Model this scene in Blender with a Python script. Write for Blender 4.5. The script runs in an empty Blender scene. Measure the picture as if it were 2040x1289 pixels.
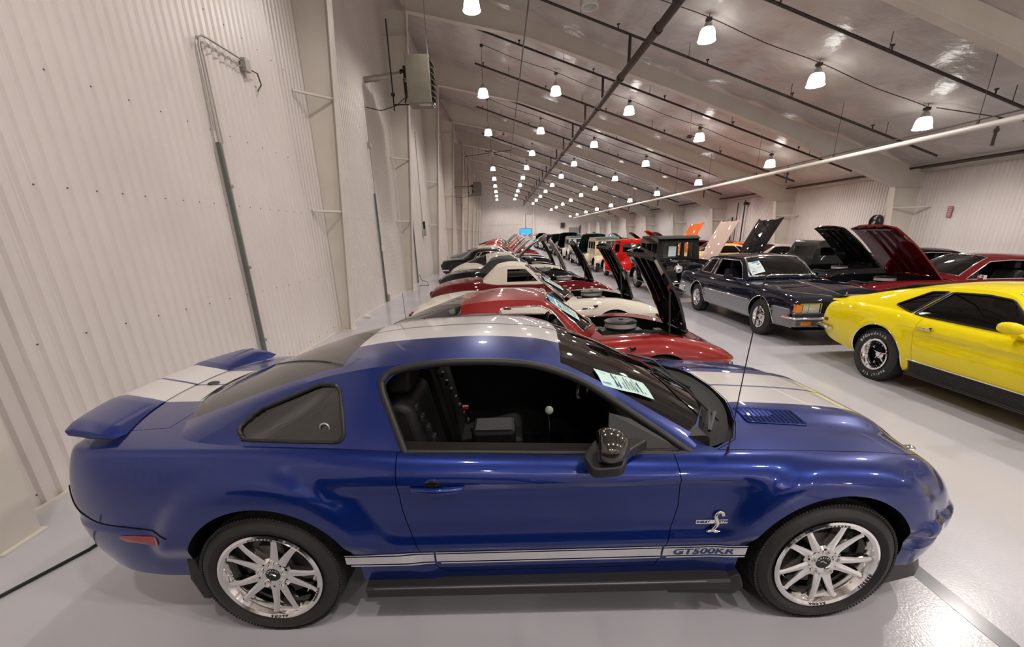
import bpy, bmesh, math, random
import numpy as np
from mathutils import Vector, Matrix, Euler
random.seed(7); np.random.seed(7)
SC = bpy.context.scene
COL = SC.collection
PI = math.pi
R = math.radians
# ------------------------------------------------------------------ camera
def cam_axes(pitch, roll, yaw):
    cp, sp = math.cos(pitch), math.sin(pitch)
    f = Vector((0, cp, -sp)); u = Vector((0, sp, cp)); r = Vector((1, 0, 0))
    r2 = math.cos(roll)*r + math.sin(roll)*u
    u2 = -math.sin(roll)*r + math.cos(roll)*u
    M = Matrix.Rotation(yaw, 3, 'Z')
    return M @ r2, M @ u2, M @ f
cr, cu, cf = cam_axes(R(19.4841), R(-1.38486), R(-0.85706))
cd = bpy.data.cameras.new('camera')
cam = bpy.data.objects.new('camera', cd); COL.objects.link(cam)
cam.matrix_world = Matrix(((cr.x, cu.x, -cf.x, 0), (cr.y, cu.y, -cf.y, 0), (cr.z, cu.z, -cf.z, 1.909), (0, 0, 0, 1)))
cd.sensor_fit = 'HORIZONTAL'; cd.sensor_width = 36.0
cd.lens = 36.0*860.0/2040.0
cd.shift_x = 0.0; cd.shift_y = (770.0-644.5)/2040.0
cd.clip_start = 0.05; cd.clip_end = 300
SC.camera = cam
# ------------------------------------------------------------------ world and exposure
wd = bpy.data.worlds.new('world'); SC.world = wd; wd.use_nodes = True
wd.node_tree.nodes['Background'].inputs[0].default_value = (0.9, 0.88, 0.85, 1)
wd.node_tree.nodes['Background'].inputs[1].default_value = 0.02
SC.view_settings.view_transform = 'Standard'; SC.view_settings.look = 'None'
SC.view_settings.gamma = 1.0; SC.view_settings.use_curve_mapping = False
SC.view_settings.exposure = 0.0
LAMP_WATTS = 300.0      # each high-bay bulb
BELL_GLOW = 7.0         # radiance of the glowing prismatic bells
SC.cycles.max_bounces = 7; SC.cycles.diffuse_bounces = 3; SC.cycles.glossy_bounces = 4
SC.cycles.transparent_max_bounces = 10; SC.cycles.transmission_bounces = 4
SC.cycles.caustics_reflective = False; SC.cycles.caustics_refractive = False
SC.cycles.sample_clamp_indirect = 6.0
# ------------------------------------------------------------------ materials
MATS = {}
def mat(name, col=(0.8, 0.8, 0.8), rough=0.5, metal=0.0, coat=0.0, emit=None, estr=0.0, spec=0.5, coatrough=0.03):
    if name in MATS: return MATS[name]
    m = bpy.data.materials.new(name); m.use_nodes = True
    b = m.node_tree.nodes['Principled BSDF']
    b.inputs['Base Color'].default_value = (*col, 1)
    b.inputs['Roughness'].default_value = rough
    b.inputs['Metallic'].default_value = metal
    b.inputs['Coat Weight'].default_value = coat
    b.inputs['Coat Roughness'].default_value = coatrough
    b.inputs['Specular IOR Level'].default_value = spec
    if emit:
        b.inputs['Emission Color'].default_value = (*emit, 1)
        b.inputs['Emission Strength'].default_value = estr
    MATS[name] = m
    return m
def nd(m, t, **k):
    n = m.node_tree.nodes.new(t)
    for a, v in k.items(): setattr(n, a, v)
    return n
def lk(m, a, b): m.node_tree.links.new(a, b)
def bsdf(m): return m.node_tree.nodes['Principled BSDF']
def add_noise(m, scale=3.0, c1=None, c2=None, bump=0.0, bscale=None, detail=4.0, dist=0.02, rr=None, lo=0.35, hi=0.65):
    """colour variation and fine relief from noise in object space"""
    tc = nd(m, 'ShaderNodeTexCoord'); n = nd(m, 'ShaderNodeTexNoise')
    n.inputs['Scale'].default_value = scale; n.inputs['Detail'].default_value = detail
    lk(m, tc.outputs['Object'], n.inputs['Vector'])
    if c1:
        rp = nd(m, 'ShaderNodeValToRGB')
        rp.color_ramp.elements[0].position = lo; rp.color_ramp.elements[0].color = (*c1, 1)
        rp.color_ramp.elements[1].position = hi; rp.color_ramp.elements[1].color = (*c2, 1)
        lk(m, n.outputs['Fac'], rp.inputs[0]); lk(m, rp.outputs[0], bsdf(m).inputs['Base Color'])
    if rr:
        mr = nd(m, 'ShaderNodeMapRange'); mr.inputs[3].default_value = rr[0]; mr.inputs[4].default_value = rr[1]
        lk(m, n.outputs['Fac'], mr.inputs[0]); lk(m, mr.outputs[0], bsdf(m).inputs['Roughness'])
    if bump:
        n2 = nd(m, 'ShaderNodeTexNoise'); n2.inputs['Scale'].default_value = bscale or scale*6; n2.inputs['Detail'].default_value = 3
        lk(m, tc.outputs['Object'], n2.inputs['Vector'])
        bp = nd(m, 'ShaderNodeBump'); bp.inputs['Strength'].default_value = bump; bp.inputs['Distance'].default_value = dist
        lk(m, n2.outputs['Fac'], bp.inputs['Height']); lk(m, bp.outputs[0], bsdf(m).inputs['Normal'])
    return m
def paint(name, col, metal=0.0, rough=0.35, coat=1.0):
    return mat(name, col, rough, metal, coat, coatrough=0.015, spec=0.0 if metal == 0 else 0.25)
M_wall = add_noise(mat('white_painted_steel_liner', (0.72, 0.66, 0.63), 0.34), 0.9, (0.70, 0.64, 0.61), (0.75, 0.69, 0.66), bump=0.06, bscale=25, dist=0.01)
M_frame = add_noise(mat('cream_painted_frame_steel', (0.70, 0.645, 0.57), 0.45), 1.5, (0.68, 0.625, 0.55), (0.73, 0.68, 0.61))
M_ceil = add_noise(mat('vinyl_faced_roof_insulation', (0.62, 0.58, 0.555), 0.26), 1.3, (0.56, 0.52, 0.495), (0.66, 0.62, 0.595), bump=0.6, bscale=3.5, dist=0.05)
M_floor = add_noise(mat('grey_epoxy_floor', (0.53, 0.515, 0.545), 0.2), 0.8, (0.51, 0.495, 0.525), (0.55, 0.535, 0.565), bump=0.16, bscale=70, dist=0.004, rr=(0.16, 0.26))
M_line = mat('dark_grey_floor_line', (0.20, 0.20, 0.215), 0.2)
M_joint = mat('floor_joint', (0.36, 0.355, 0.37), 0.3)
M_pipe = add_noise(mat('dark_sprinkler_pipe', (0.035, 0.026, 0.022), 0.45), 8, (0.028, 0.02, 0.017), (0.05, 0.036, 0.03))
M_main = add_noise(mat('brown_main_pipe', (0.05, 0.03, 0.024), 0.5, spec=0.25), 6, (0.035, 0.021, 0.017), (0.07, 0.043, 0.035))
M_white = mat('white_painted_pipe', (0.80, 0.77, 0.71), 0.35)
M_black = mat('black_metal', (0.012, 0.012, 0.012), 0.4)
M_strut = mat('grey_green_strut', (0.13, 0.155, 0.14), 0.4, 0.3)
M_galv = mat('galvanised_conduit', (0.42, 0.40, 0.37), 0.35, 0.6)
M_heater = add_noise(mat('heater_olive_grey', (0.19, 0.175, 0.135), 0.45), 5, (0.175, 0.16, 0.125), (0.205, 0.19, 0.15))
M_lampcap = mat('lamp_cap_metal', (0.45, 0.44, 0.42), 0.35, 0.7)
M_bell = mat('glowing_prismatic_glass', (1, 1, 1), 0.3, emit=(1.0, 0.965, 0.90), estr=BELL_GLOW)
M_belloff = mat('unlit_prismatic_glass', (0.75, 0.75, 0.72), 0.2)
M_chrome = mat('chrome', (0.85, 0.85, 0.85), 0.06, 1.0)
M_polish = mat('polished_aluminium', (0.93, 0.925, 0.91), 0.08, 1.0)
M_brake = mat('brake_steel', (0.10, 0.09, 0.085), 0.45, 0.8)
M_tyre = add_noise(mat('tyre_rubber', (0.018, 0.0165, 0.0155), 0.62), 12, (0.015, 0.014, 0.013), (0.022, 0.02, 0.019), bump=0.15, bscale=120, dist=0.002)
M_arch = mat('dark_wheel_well', (0.006, 0.006, 0.006), 0.8, spec=0.1)
M_inter = add_noise(mat('black_leather', (0.012, 0.0115, 0.011), 0.5, spec=0.3), 20, (0.010, 0.0095, 0.009), (0.016, 0.015, 0.015), bump=0.1, bscale=160, dist=0.001)
M_trim = mat('satin_black_trim', (0.022, 0.021, 0.020), 0.4, spec=0.35)
M_rubber = mat('black_rubber', (0.01, 0.01, 0.01), 0.55)
M_card = mat('pale_green_window_card', (0.52, 0.74, 0.66), 0.5)
M_cardw = mat('white_window_card', (0.62, 0.74, 0.76), 0.5)
M_ink = mat('dark_blue_ink', (0.03, 0.07, 0.16), 0.6)
M_inkb = mat('blue_ink', (0.12, 0.32, 0.55), 0.6)
M_amber = mat('amber_lens', (0.75, 0.24, 0.02), 0.15, coat=1)
M_redlens = mat('red_marker_lens', (0.22, 0.012, 0.02), 0.2, coat=1)
M_lens = mat('clear_headlight_glass', (0.75, 0.76, 0.76), 0.08, 0.6, coat=1)
M_engine = add_noise(mat('engine_bay_black', (0.02, 0.02, 0.02), 0.4), 14, (0.008, 0.008, 0.008), (0.06, 0.058, 0.055))
M_alloy = mat('cast_engine_alloy', (0.45, 0.45, 0.43), 0.3, 0.9)
M_filter = mat('air_filter_paper', (0.42, 0.40, 0.36), 0.7)
M_screw = mat('dark_screw_head', (0.10, 0.085, 0.07), 0.5)
M_ltext = mat('white_tyre_letters', (0.62, 0.62, 0.6), 0.6)
M_tv = mat('blue_screen', (0.02, 0.2, 0.5), 0.4, emit=(0.03, 0.35, 0.85), estr=1.2)
M_sign = mat('red_sign', (0.42, 0.16, 0.16), 0.5)
M_signw = mat('sign_white', (0.62, 0.55, 0.53), 0.5)
M_cloth = add_noise(mat('tan_soft_top', (0.66, 0.60, 0.50), 0.8), 30, (0.64, 0.58, 0.48), (0.69, 0.63, 0.53), bump=0.1, bscale=200, dist=0.001)
M_clothb = mat('black_soft_top', (0.03, 0.03, 0.028), 0.8)
M_redvalve = mat('red_leather', (0.25, 0.01, 0.012), 0.4)
def glass(name, tint=(0.75, 0.82, 0.78), refl=1.0):
    if name in MATS: return MATS[name]
    m = bpy.data.materials.new(name); m.use_nodes = True
    nt = m.node_tree; nt.nodes.clear()
    out = nd(m, 'ShaderNodeOutputMaterial'); mx = nd(m, 'ShaderNodeMixShader')
    tr = nd(m, 'ShaderNodeBsdfTransparent'); gl = nd(m, 'ShaderNodeBsdfGlossy'); fr = nd(m, 'ShaderNodeFresnel')
    tr.inputs[0].default_value = (*tint, 1); gl.inputs['Roughness'].default_value = 0.02
    gl.inputs[0].default_value = (1, 1, 1, 1); fr.inputs[0].default_value = 1.5+0.15*refl
    lk(m, fr.outputs[0], mx.inputs[0]); lk(m, tr.outputs[0], mx.inputs[1]); lk(m, gl.outputs[0], mx.inputs[2])
    lk(m, mx.outputs[0], out.inputs[0])
    MATS[name] = m
    return m
G_clear = glass('clear_car_glass', (0.80, 0.86, 0.82))
G_tint = glass('tinted_car_glass', (0.22, 0.24, 0.23), 2)
G_dark = glass('dark_car_glass', (0.05, 0.055, 0.055), 1)
G_green = glass('pale_green_car_glass', (0.55, 0.68, 0.62), 3)
def striped_paint(name, base, stripe, bands, metal=0.5, zmin=0.35):
    """car paint with racing stripes: bands are (|y| from, |y| to) in the car's own coordinates"""
    m = paint(name, base, metal, 0.32)
    tc = nd(m, 'ShaderNodeTexCoord'); sx = nd(m, 'ShaderNodeSeparateXYZ'); lk(m, tc.outputs['Object'], sx.inputs[0])
    ab = nd(m, 'ShaderNodeMath', operation='ABSOLUTE'); lk(m, sx.outputs[1], ab.inputs[0])
    tot = None
    for a, b in bands:
        g = nd(m, 'ShaderNodeMath', operation='GREATER_THAN'); g.inputs[1].default_value = a; lk(m, ab.outputs[0], g.inputs[0])
        l = nd(m, 'ShaderNodeMath', operation='LESS_THAN'); l.inputs[1].default_value = b; lk(m, ab.outputs[0], l.inputs[0])
        p = nd(m, 'ShaderNodeMath', operation='MULTIPLY'); lk(m, g.outputs[0], p.inputs[0]); lk(m, l.outputs[0], p.inputs[1])
        if tot is None: tot = p
        else:
            q = nd(m, 'ShaderNodeMath', operation='ADD'); lk(m, tot.outputs[0], q.inputs[0]); lk(m, p.outputs[0], q.inputs[1]); tot = q
    mx = nd(m, 'ShaderNodeMix', data_type='RGBA')
    lk(m, tot.outputs[0], mx.inputs[0]); mx.inputs[6].default_value = (*base, 1); mx.inputs[7].default_value = (*stripe, 1)
    lk(m, mx.outputs[2], bsdf(m).inputs['Base Color'])
    mm = nd(m, 'ShaderNodeMath', operation='MULTIPLY_ADD'); lk(m, tot.outputs[0], mm.inputs[0]); mm.inputs[1].default_value = -metal; mm.inputs[2].default_value = metal
    lk(m, mm.outputs[0], bsdf(m).inputs['Metallic'])
    return m
P_blue = striped_paint('metallic_blue_paint_with_white_stripes', (0.0015, 0.019, 0.165), (0.60, 0.58, 0.565), [(0.011, 0.29)], 0.5)
P_bluep = paint('metallic_blue_paint', (0.0015, 0.019, 0.165), 0.5, 0.32)
P_side = mat('white_side_stripe', (0.60, 0.59, 0.60), 0.3, coat=1)
P_red = paint('candy_red_paint', (0.26, 0.006, 0.005), 0.25, 0.4)
P_cream = paint('ermine_white_paint', (0.72, 0.67, 0.58), 0.0)
P_maroon = paint('maroon_paint', (0.12, 0.005, 0.007), 0.0)
P_blk = paint('black_paint', (0.008, 0.008, 0.009), 0.0)
P_yellow = paint('bright_yellow_paint', (0.86, 0.70, 0.005), 0.0, 0.4)
P_navy = paint('dark_navy_paint', (0.008, 0.011, 0.022), 0.0)
P_silver = paint('grey_silver_paint', (0.22, 0.22, 0.235), 0.6, 0.35)
P_rod = paint('bright_red_paint', (0.62, 0.012, 0.008), 0.0)
P_orange = paint('orange_paint', (0.78, 0.16, 0.03), 0.0)
P_pale = paint('pale_yellow_paint', (0.78, 0.55, 0.20), 0.0)
P_pink = paint('dusty_pink_paint', (0.62, 0.47, 0.40), 0.0)
P_green = paint('dark_green_paint', (0.01, 0.04, 0.03), 0.3)
P_grey = paint('charcoal_paint', (0.03, 0.031, 0.03), 0.0)
P_teal = paint('teal_paint', (0.05, 0.16, 0.19), 0.2)
P_ivory = paint('ivory_paint', (0.66, 0.58, 0.42), 0.0)
# ------------------------------------------------------------------ object helpers
def link(o, parent=None):
    COL.objects.link(o)
    if parent is not None: o.parent = parent
    return o
def tag(o, label=None, cat=None, group=None, kind=None):
    if label: o['label'] = label
    if cat: o['category'] = cat
    if group: o['group'] = group
    if kind: o['kind'] = kind
    return o
def empty(name, loc=(0, 0, 0), rz=0.0):
    o = bpy.data.objects.new(name, None); o.empty_display_size = 0.2
    o.location = loc; o.rotation_euler = (0, 0, rz)
    return link(o)
def mesh_obj(name, me, mats=None, parent=None, smooth=None):
    if mats is not None:
        if not isinstance(mats, (list, tuple)): mats = [mats]
        if len(me.materials) == 0:
            for m in mats: me.materials.append(m)
    o = bpy.data.objects.new(name, me)
    if smooth is not None: shade(me, smooth)
    return link(o, parent)
def shade(me, angle=35):
    n = len(me.polygons)
    if n == 0: return
    me.polygons.foreach_set('use_smooth', np.ones(n, dtype=bool))
    if angle < 180: me.set_sharp_from_angle(angle=R(angle))
def pydata(name, V, F):
    me = bpy.data.meshes.new(name); me.from_pydata([tuple(map(float, v)) for v in V], [], [tuple(f) for f in F]); me.update()
    return me
class MB:
    """collects simple solids into one mesh"""
    def __init__(s): s.V = []; s.F = []; s.M = []; s.mi = 0
    def add(s, V, F):
        k = len(s.V); s.V += [tuple(v) for v in V]; s.F += [tuple(i+k for i in f) for f in F]; s.M += [s.mi]*len(F)
        return s
    def box(s, c, d, rot=None):
        x, y, z = d[0]/2, d[1]/2, d[2]/2
        P = [Vector((a*x, b*y, e*z)) for a in (-1, 1) for b in (-1, 1) for e in (-1, 1)]
        if rot is not None: P = [rot @ p for p in P]
        P = [p+Vector(c) for p in P]
        return s.add(P, [(0, 1, 3, 2), (4, 6, 7, 5), (0, 4, 5, 1), (2, 3, 7, 6), (0, 2, 6, 4), (1, 5, 7, 3)])
    def bx(s, x0, x1, y0, y1, z0, z1): return s.box(((x0+x1)/2, (y0+y1)/2, (z0+z1)/2), (abs(x1-x0), abs(y1-y0), abs(z1-z0)))
    def tube(s, pts, r, n=8, cap=True):
        pts = [Vector(p) for p in pts]; k0 = len(s.V); rings = []
        rs = r if isinstance(r, (list, tuple)) else [r]*len(pts)
        up = None
        for i, p in enumerate(pts):
            a = pts[max(i-1, 0)]; b = pts[min(i+1, len(pts)-1)]; t = (b-a).normalized()
            if up is None or abs(up.dot(t)) > 0.98: up = Vector((0, 0, 1)) if abs(t.z) < 0.9 else Vector((1, 0, 0))
            u = (up-t*up.dot(t)).normalized(); v = t.cross(u); up = u
            rings.append([p+(u*math.cos(2*PI*j/n)+v*math.sin(2*PI*j/n))*rs[i] for j in range(n)])
        V = [q for rg in rings for q in rg]; F = []
        for i in range(len(pts)-1):
            for j in range(n): F.append((i*n+j, i*n+(j+1) % n, (i+1)*n+(j+1) % n, (i+1)*n+j))
        if cap: F.append(tuple(range(n))[::-1]); F.append(tuple((len(pts)-1)*n+j for j in range(n)))
        return s.add(V, F)
    def lathe(s, prof, n=24, axis='z', c=(0, 0, 0), a0=0.0, a1=2*PI, closed=False):
        full = abs(a1-a0-2*PI) < 1e-6; m = n if full else n+1
        V = []
        for i in range(m):
            a = a0+(a1-a0)*i/n; ca, sa = math.cos(a), math.sin(a)
            for r, h in prof:
                if axis == 'z': V.append((c[0]+r*ca, c[1]+r*sa, c[2]+h))
                elif axis == 'y': V.append((c[0]+r*ca, c[1]+h, c[2]+r*sa))
                else: V.append((c[0]+h, c[1]+r*ca, c[2]+r*sa))
        k = len(prof); F = []
        for i in range(n):
            j = (i+1) % m
            for q in range(k-1 if not closed else k):
                q2 = (q+1) % k
                F.append((i*k+q, j*k+q, j*k+q2, i*k+q2))
        return s.add(V, F)
    def prism(s, poly, h0, h1, axis='z', c=(0, 0, 0)):
        n = len(poly)
        def P(a, b, h):
            if axis == 'z': return (c[0]+a, c[1]+b, c[2]+h)
            if axis == 'y': return (c[0]+a, c[1]+h, c[2]+b)
            return (c[0]+h, c[1]+a, c[2]+b)
        V = [P(a, b, h0) for a, b in poly]+[P(a, b, h1) for a, b in poly]
        F = [tuple(range(n))[::-1], tuple(range(n, 2*n))]+[(i, (i+1) % n, n+(i+1) % n, n+i) for i in range(n)]
        return s.add(V, F)
    def sphere(s, c, r, n=12, m=8, sc=(1, 1, 1)):
        prof = [(math.sin(PI*i/m)*1.0, -math.cos(PI*i/m)) for i in range(m+1)]
        V = []; F = []
        for i in range(n):
            a = 2*PI*i/n
            for q, (rr, h) in enumerate(prof): V.append((c[0]+r*sc[0]*rr*math.cos(a), c[1]+r*sc[1]*rr*math.sin(a), c[2]+r*sc[2]*h))
        k = m+1
        for i in range(n):
            j = (i+1) % n
            for q in range(m): F.append((i*k+q, j*k+q, j*k+q+1, i*k+q+1))
        return s.add(V, F)
    def mesh(s, name='m', fix=True):
        me = pydata(name, s.V, s.F)
        if any(s.M): me.polygons.foreach_set('material_index', s.M)
        if fix:
            bm = bmesh.new(); bm.from_mesh(me)
            bmesh.ops.remove_doubles(bm, verts=bm.verts, dist=1e-5)
            bmesh.ops.recalc_face_normals(bm, faces=bm.faces); bm.to_mesh(me); bm.free()
        return me
    def build(s, name, mats, parent=None, smooth=None, fix=True):
        me = s.mesh(name, fix)
        return mesh_obj(name, me, mats, parent, smooth)
def copy_tree(o, parent=None):
    c = o.copy(); COL.objects.link(c); c.parent = parent
    for ch in list(CHILD.get(o.name, [])): copy_tree(ch, c)
    return c
CHILD = {}
def index_children():
    CHILD.clear()
    for o in SC.objects:
        if o.parent: CHILD.setdefault(o.parent.name, []).append(o)
def bev(o, w=0.01, seg=2):
    md = o.modifiers.new('bevel', 'BEVEL'); md.width = w; md.segments = seg; md.limit_method = 'ANGLE'; md.angle_limit = R(40)
    return o
def text_mesh(body, size, ext=0.001, align='CENTER', shear=0.0, sx=1.0, bold=0.0):
    cu_ = bpy.data.curves.new('t', 'FONT'); cu_.body = body; cu_.size = size; cu_.extrude = ext
    cu_.align_x = align; cu_.align_y = 'CENTER'; cu_.shear = shear; cu_.offset = bold; cu_.resolution_u = 3
    o = bpy.data.objects.new('t', cu_); COL.objects.link(o)
    dg = bpy.context.evaluated_depsgraph_get(); dg.update()
    me = bpy.data.meshes.new_from_object(o.evaluated_get(dg))
    bpy.data.objects.remove(o); bpy.data.curves.remove(cu_)
    if sx != 1.0: me.transform(Matrix.Diagonal((sx, 1, 1, 1)))
    me.materials.clear()
    return me
def tf(me, M): me.transform(M); return me
# ------------------------------------------------------------------ the building
XL, XR, YB, YF = -3.59, 14.95, 79.5, -9.0
def roofz(x): return 9.892-0.33144*(x+3.58)
KY = [2.5+7.0*k for k in range(-1, 11)]
def corr_profile(a, b, pitch=0.1385, w=0.036, d=0.026, off=0.0):
    """positions along the wall with rib depth"""
    out = []; n = int((b-a)/pitch)+1
    for i in range(n+1):
        p = a+off+i*pitch
        for q, h in ((-w, 0), (-w*0.45, -d), (w*0.45, -d), (w, 0)):
            if a <= p+q <= b: out.append((p+q, h))
    return [(a, 0)]+out+[(b, 0)]
def side_wall(name, x, sgn, y0, y1, ztop, mats):
    pr = corr_profile(y0, y1); V = []; F = []
    for y, h in pr:
        V += [(x+sgn*h, y, 0.0), (x+sgn*h, y, ztop)]
    for i in range(len(pr)-1): F.append((2*i, 2*i+2, 2*i+3, 2*i+1))
    return tag(mesh_obj(name, pydata(name, V, F), mats), kind='structure')
wl = side_wall('wall_left', XL, 1, YF, YB, 9.9, M_wall)
wr = side_wall('wall_right', XR, -1, YF, YB, 3.85, M_wall)
def end_wall(name, y, sgn):
    pr = corr_profile(XL, XR); V = []; F = []
    for x, h in pr: V += [(x, y-sgn*h, 0.0), (x, y-sgn*h, roofz(x)+0.05)]
    for i in range(len(pr)-1): F.append((2*i, 2*i+2, 2*i+3, 2*i+1))
    return tag(mesh_obj(name, pydata(name, V, F), M_wall), kind='structure')
end_wall('wall_back', YB, -1); end_wall('wall_front', YF, 1)
# floor with the grey line along the nose end of the row
b = MB(); b.bx(XL-0.1, XR+0.1, YF-0.1, YB+0.1, -0.1, 0.0)
tag(b.build('floor', M_floor), kind='structure')
b = MB(); b.bx(2.315, 2.415, YF+0.1, 78, -0.001, 0.0015)
tag(b.build('trim_1', M_line), kind='structure')
b = MB()
for y in (6.05, 13.1, 20.1, 27.1): b.bx(XL+0.1, XR-0.2, y-0.006, y+0.006, -0.001, 0.001)
tag(b.build('trim_2', M_joint), kind='structure')
# roof insulation sagging between purlins (rows along the building) with creases
def sag(x):
    t = ((x-XL)/1.53) % 1.0
    return 0.115*(1-abs(2*t-1)**2.0)
xs = np.arange(XL-0.05, XR+0.11, 0.153/1.0); ys = list(np.arange(YF, YB+0.3, 0.5))
V = []; F = []
for x in xs:
    for y in ys:
        t = ((y-2.5)/7.0) % 1.0
        V.append((x, y, roofz(x)-sag(x)*(0.6+0.4*math.sin(PI*t))-0.012*math.sin(y*4.4+x*2.0)))
ny = len(ys)
for i in range(len(xs)-1):
    for j in range(ny-1): F.append((i*ny+j, i*ny+j+1, (i+1)*ny+j+1, (i+1)*ny+j))
tag(mesh_obj('ceiling', pydata('ceiling', V, F), M_ceil, smooth=60), kind='structure')
# base angle trims
b = MB(); b.bx(XL, XL+0.035, YF, YB, 0, 0.03); tag(b.build('baseboard_left', M_frame), kind='structure')
b = MB(); b.bx(XR-0.035, XR, YF, YB, 0, 0.03); tag(b.build('baseboard_right', M_frame), kind='structure')
# screw heads of the liner at the girt lines: too small to pick apart
b = MB()
for z, st in ((1.19, 3), (2.35, 2), (3.22, 3), (4.6, 3), (0.12, 3)):
    i = 0; y = 2.9
    while y < 44:
        if i % st == 0: b.bx(XL, XL+0.006, y-0.006, y+0.006, z-0.006, z+0.006)
        i += 1; y += 0.1385
b.build('screw_heads', M_screw, wl); bpy.data.objects['screw_heads']['kind'] = 'stuff'
# steel frames: tapered columns with flanges, haunched rafters
def frame(y, vis=True):
    t = empty('steel_frame', (0, y, 0))
    fw, ft = 0.26, 0.014
    def plate(pts_a, pts_b, nm):     # flange following a polyline pair in x,z
        bb = MB()
        for (x0, z0), (x1, z1) in zip(pts_a[:-1], pts_a[1:]):
            pass
        V = []; F = []
        for (x, z), (nx, nz) in zip(pts_a, pts_b):
            V += [(x, -fw/2, z), (x, fw/2, z), (x+nx*ft, fw/2, z+nz*ft), (x+nx*ft, -fw/2, z+nz*ft)]
        n = len(pts_a)
        for i in range(n-1):
            for k in range(4): F.append((4*i+k, 4*i+(k+1) % 4, 4*i+4+(k+1) % 4, 4*i+4+k))
        F.append((0, 1, 2, 3)); F.append((4*n-1, 4*n-2, 4*n-3, 4*n-4))
        return bb.add(V, F).build(nm, M_frame, t)
    lc = [(-3.34, 0.0), (-2.735, 8.44)]                # inner flange left column
    rc = [(14.36, 0.0), (13.93, 3.17)]
    raf = [(-2.73, 8.45), (1.0, 7.72), (6.0, 6.15), (9.5, 4.95), (13.93, 3.17)]
    web = MB(); w2 = 0.006
    web.prism([(XL+0.02, 0), (lc[0][0], 0), (-2.752, 8.44), (XL+0.02, 8.60)], -w2, w2, 'y')
    web.prism([(XL+0.02, 9.75)]+raf+[(XR-0.02, 3.17), (XR-0.02, roofz(XR)-0.09)], -w2, w2, 'y')
    web.prism([(rc[0][0], 0), (XR-0.02, 0), (XR-0.02, 3.165), (rc[1][0], 3.165)], -w2, w2, 'y')
    web.build('web', M_frame, t)
    plate(lc, [(1, 0), (1, 0)], 'column_flange')
    plate(rc, [(-1, 0), (-1, 0)], 'column_flange')
    plate(raf, [(0, -1)]*5, 'rafter_flange')
    for x0_, x1_, y_, h_, nm in ((XL+0.02, lc[0][0]+0.05, 0.15, 0.0, 'base_plate'), (rc[0][0]-0.05, XR-0.02, 0.15, 0.0, 'base_plate'), (XL+0.02, -2.79, 0.1, 7.85, 'stiffener'), (13.96, XR-0.02, 0.1, 3.15, 'stiffener')):
        st = MB(); st.bx(x0_, x1_, -y_, y_, h_, h_+0.016); st.build(nm, M_frame, t)
    for x, z, wx in ((lc[0][0]+0.17, 2.40, XL), (lc[0][0]+0.30, 4.35, XL), (rc[1][0]+0.12, 2.47, XR)):
        br = MB(); s = 1 if wx < 0 else -1
        dy = -0.62
        br.box(((x+wx)/2+s*0.015, (dy-0.02)/2, z), (0.05, 0.055, 0.007)) if False else br.tube([(x, -0.02, z), (wx+s*0.03, dy, z)], 0.026, 6)
        br.build('girt_brace', M_frame, t)
    bs = MB()
    for x in np.arange(-1.6, 13.5, 1.53):
        zb = np.interp(x, [p[0] for p in raf], [p[1] for p in raf])
        bs.tube([(x, 0.02, zb+0.03), (x, 0.75, roofz(x)-0.06)], 0.016, 5)
    bs.build('flange_braces', M_frame, t)['kind'] = 'stuff'
    return t
ORD = 'first second third fourth fifth sixth seventh eighth ninth tenth eleventh twelfth thirteenth fourteenth fifteenth sixteenth seventeenth eighteenth nineteenth twentieth twenty-first twenty-second'.split()
names = {0: 'cream tapered steel frame, the nearest, its column foot cut by the left edge',
         1: 'cream steel frame whose left column stands behind the blue car tail',
         2: 'cream steel frame whose left column stands under the box heater',
         3: 'cream steel frame just beyond the box heater'}
for k, y in enumerate(KY):
    if k == 0: continue
    f = frame(y); kk = k-1
    if kk in names: lab = names[kk]
    else: lab = 'cream steel frame, number %s along the hall from the near end' % ('five six seven eight nine ten eleven'.split()[kk-4])
    tag(f, lab, 'steel frame', 'steel frames spanning the hall')
# eave pipes and struts along the right wall
b = MB(); b.tube([(14.40, YF, 3.74), (14.40, YB, 3.74)], 0.035, 8)
tag(b.build('eave_pipe', M_pipe), 'thin dark pipe running under the low eave of the right wall', 'pipe')
b = MB(); b.bx(14.8, 14.93, YF, YB, 3.62, 3.72)
tag(b.build('trim_3', M_frame), kind='structure')
# main sprinkler pipe with couplings
t = empty('sprinkler_main', (3.75, 0, 6.29)); tag(t, 'thick brown main pipe running the whole length under the roof', 'pipe')
b = MB(); b.tube([(0, YF, 0), (0, 78, 0)], 0.092, 14); b.build('pipe', M_main, t, 60)
for y in np.arange(5.5, 70, 3.3):
    b = MB(); b.tube([(0, y-0.07, 0), (0, y+0.07, 0)], 0.115, 12); b.box((0.0, y, 0.12), (0.05, 0.05, 0.05)); b.build('coupling', M_main, t)
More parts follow.
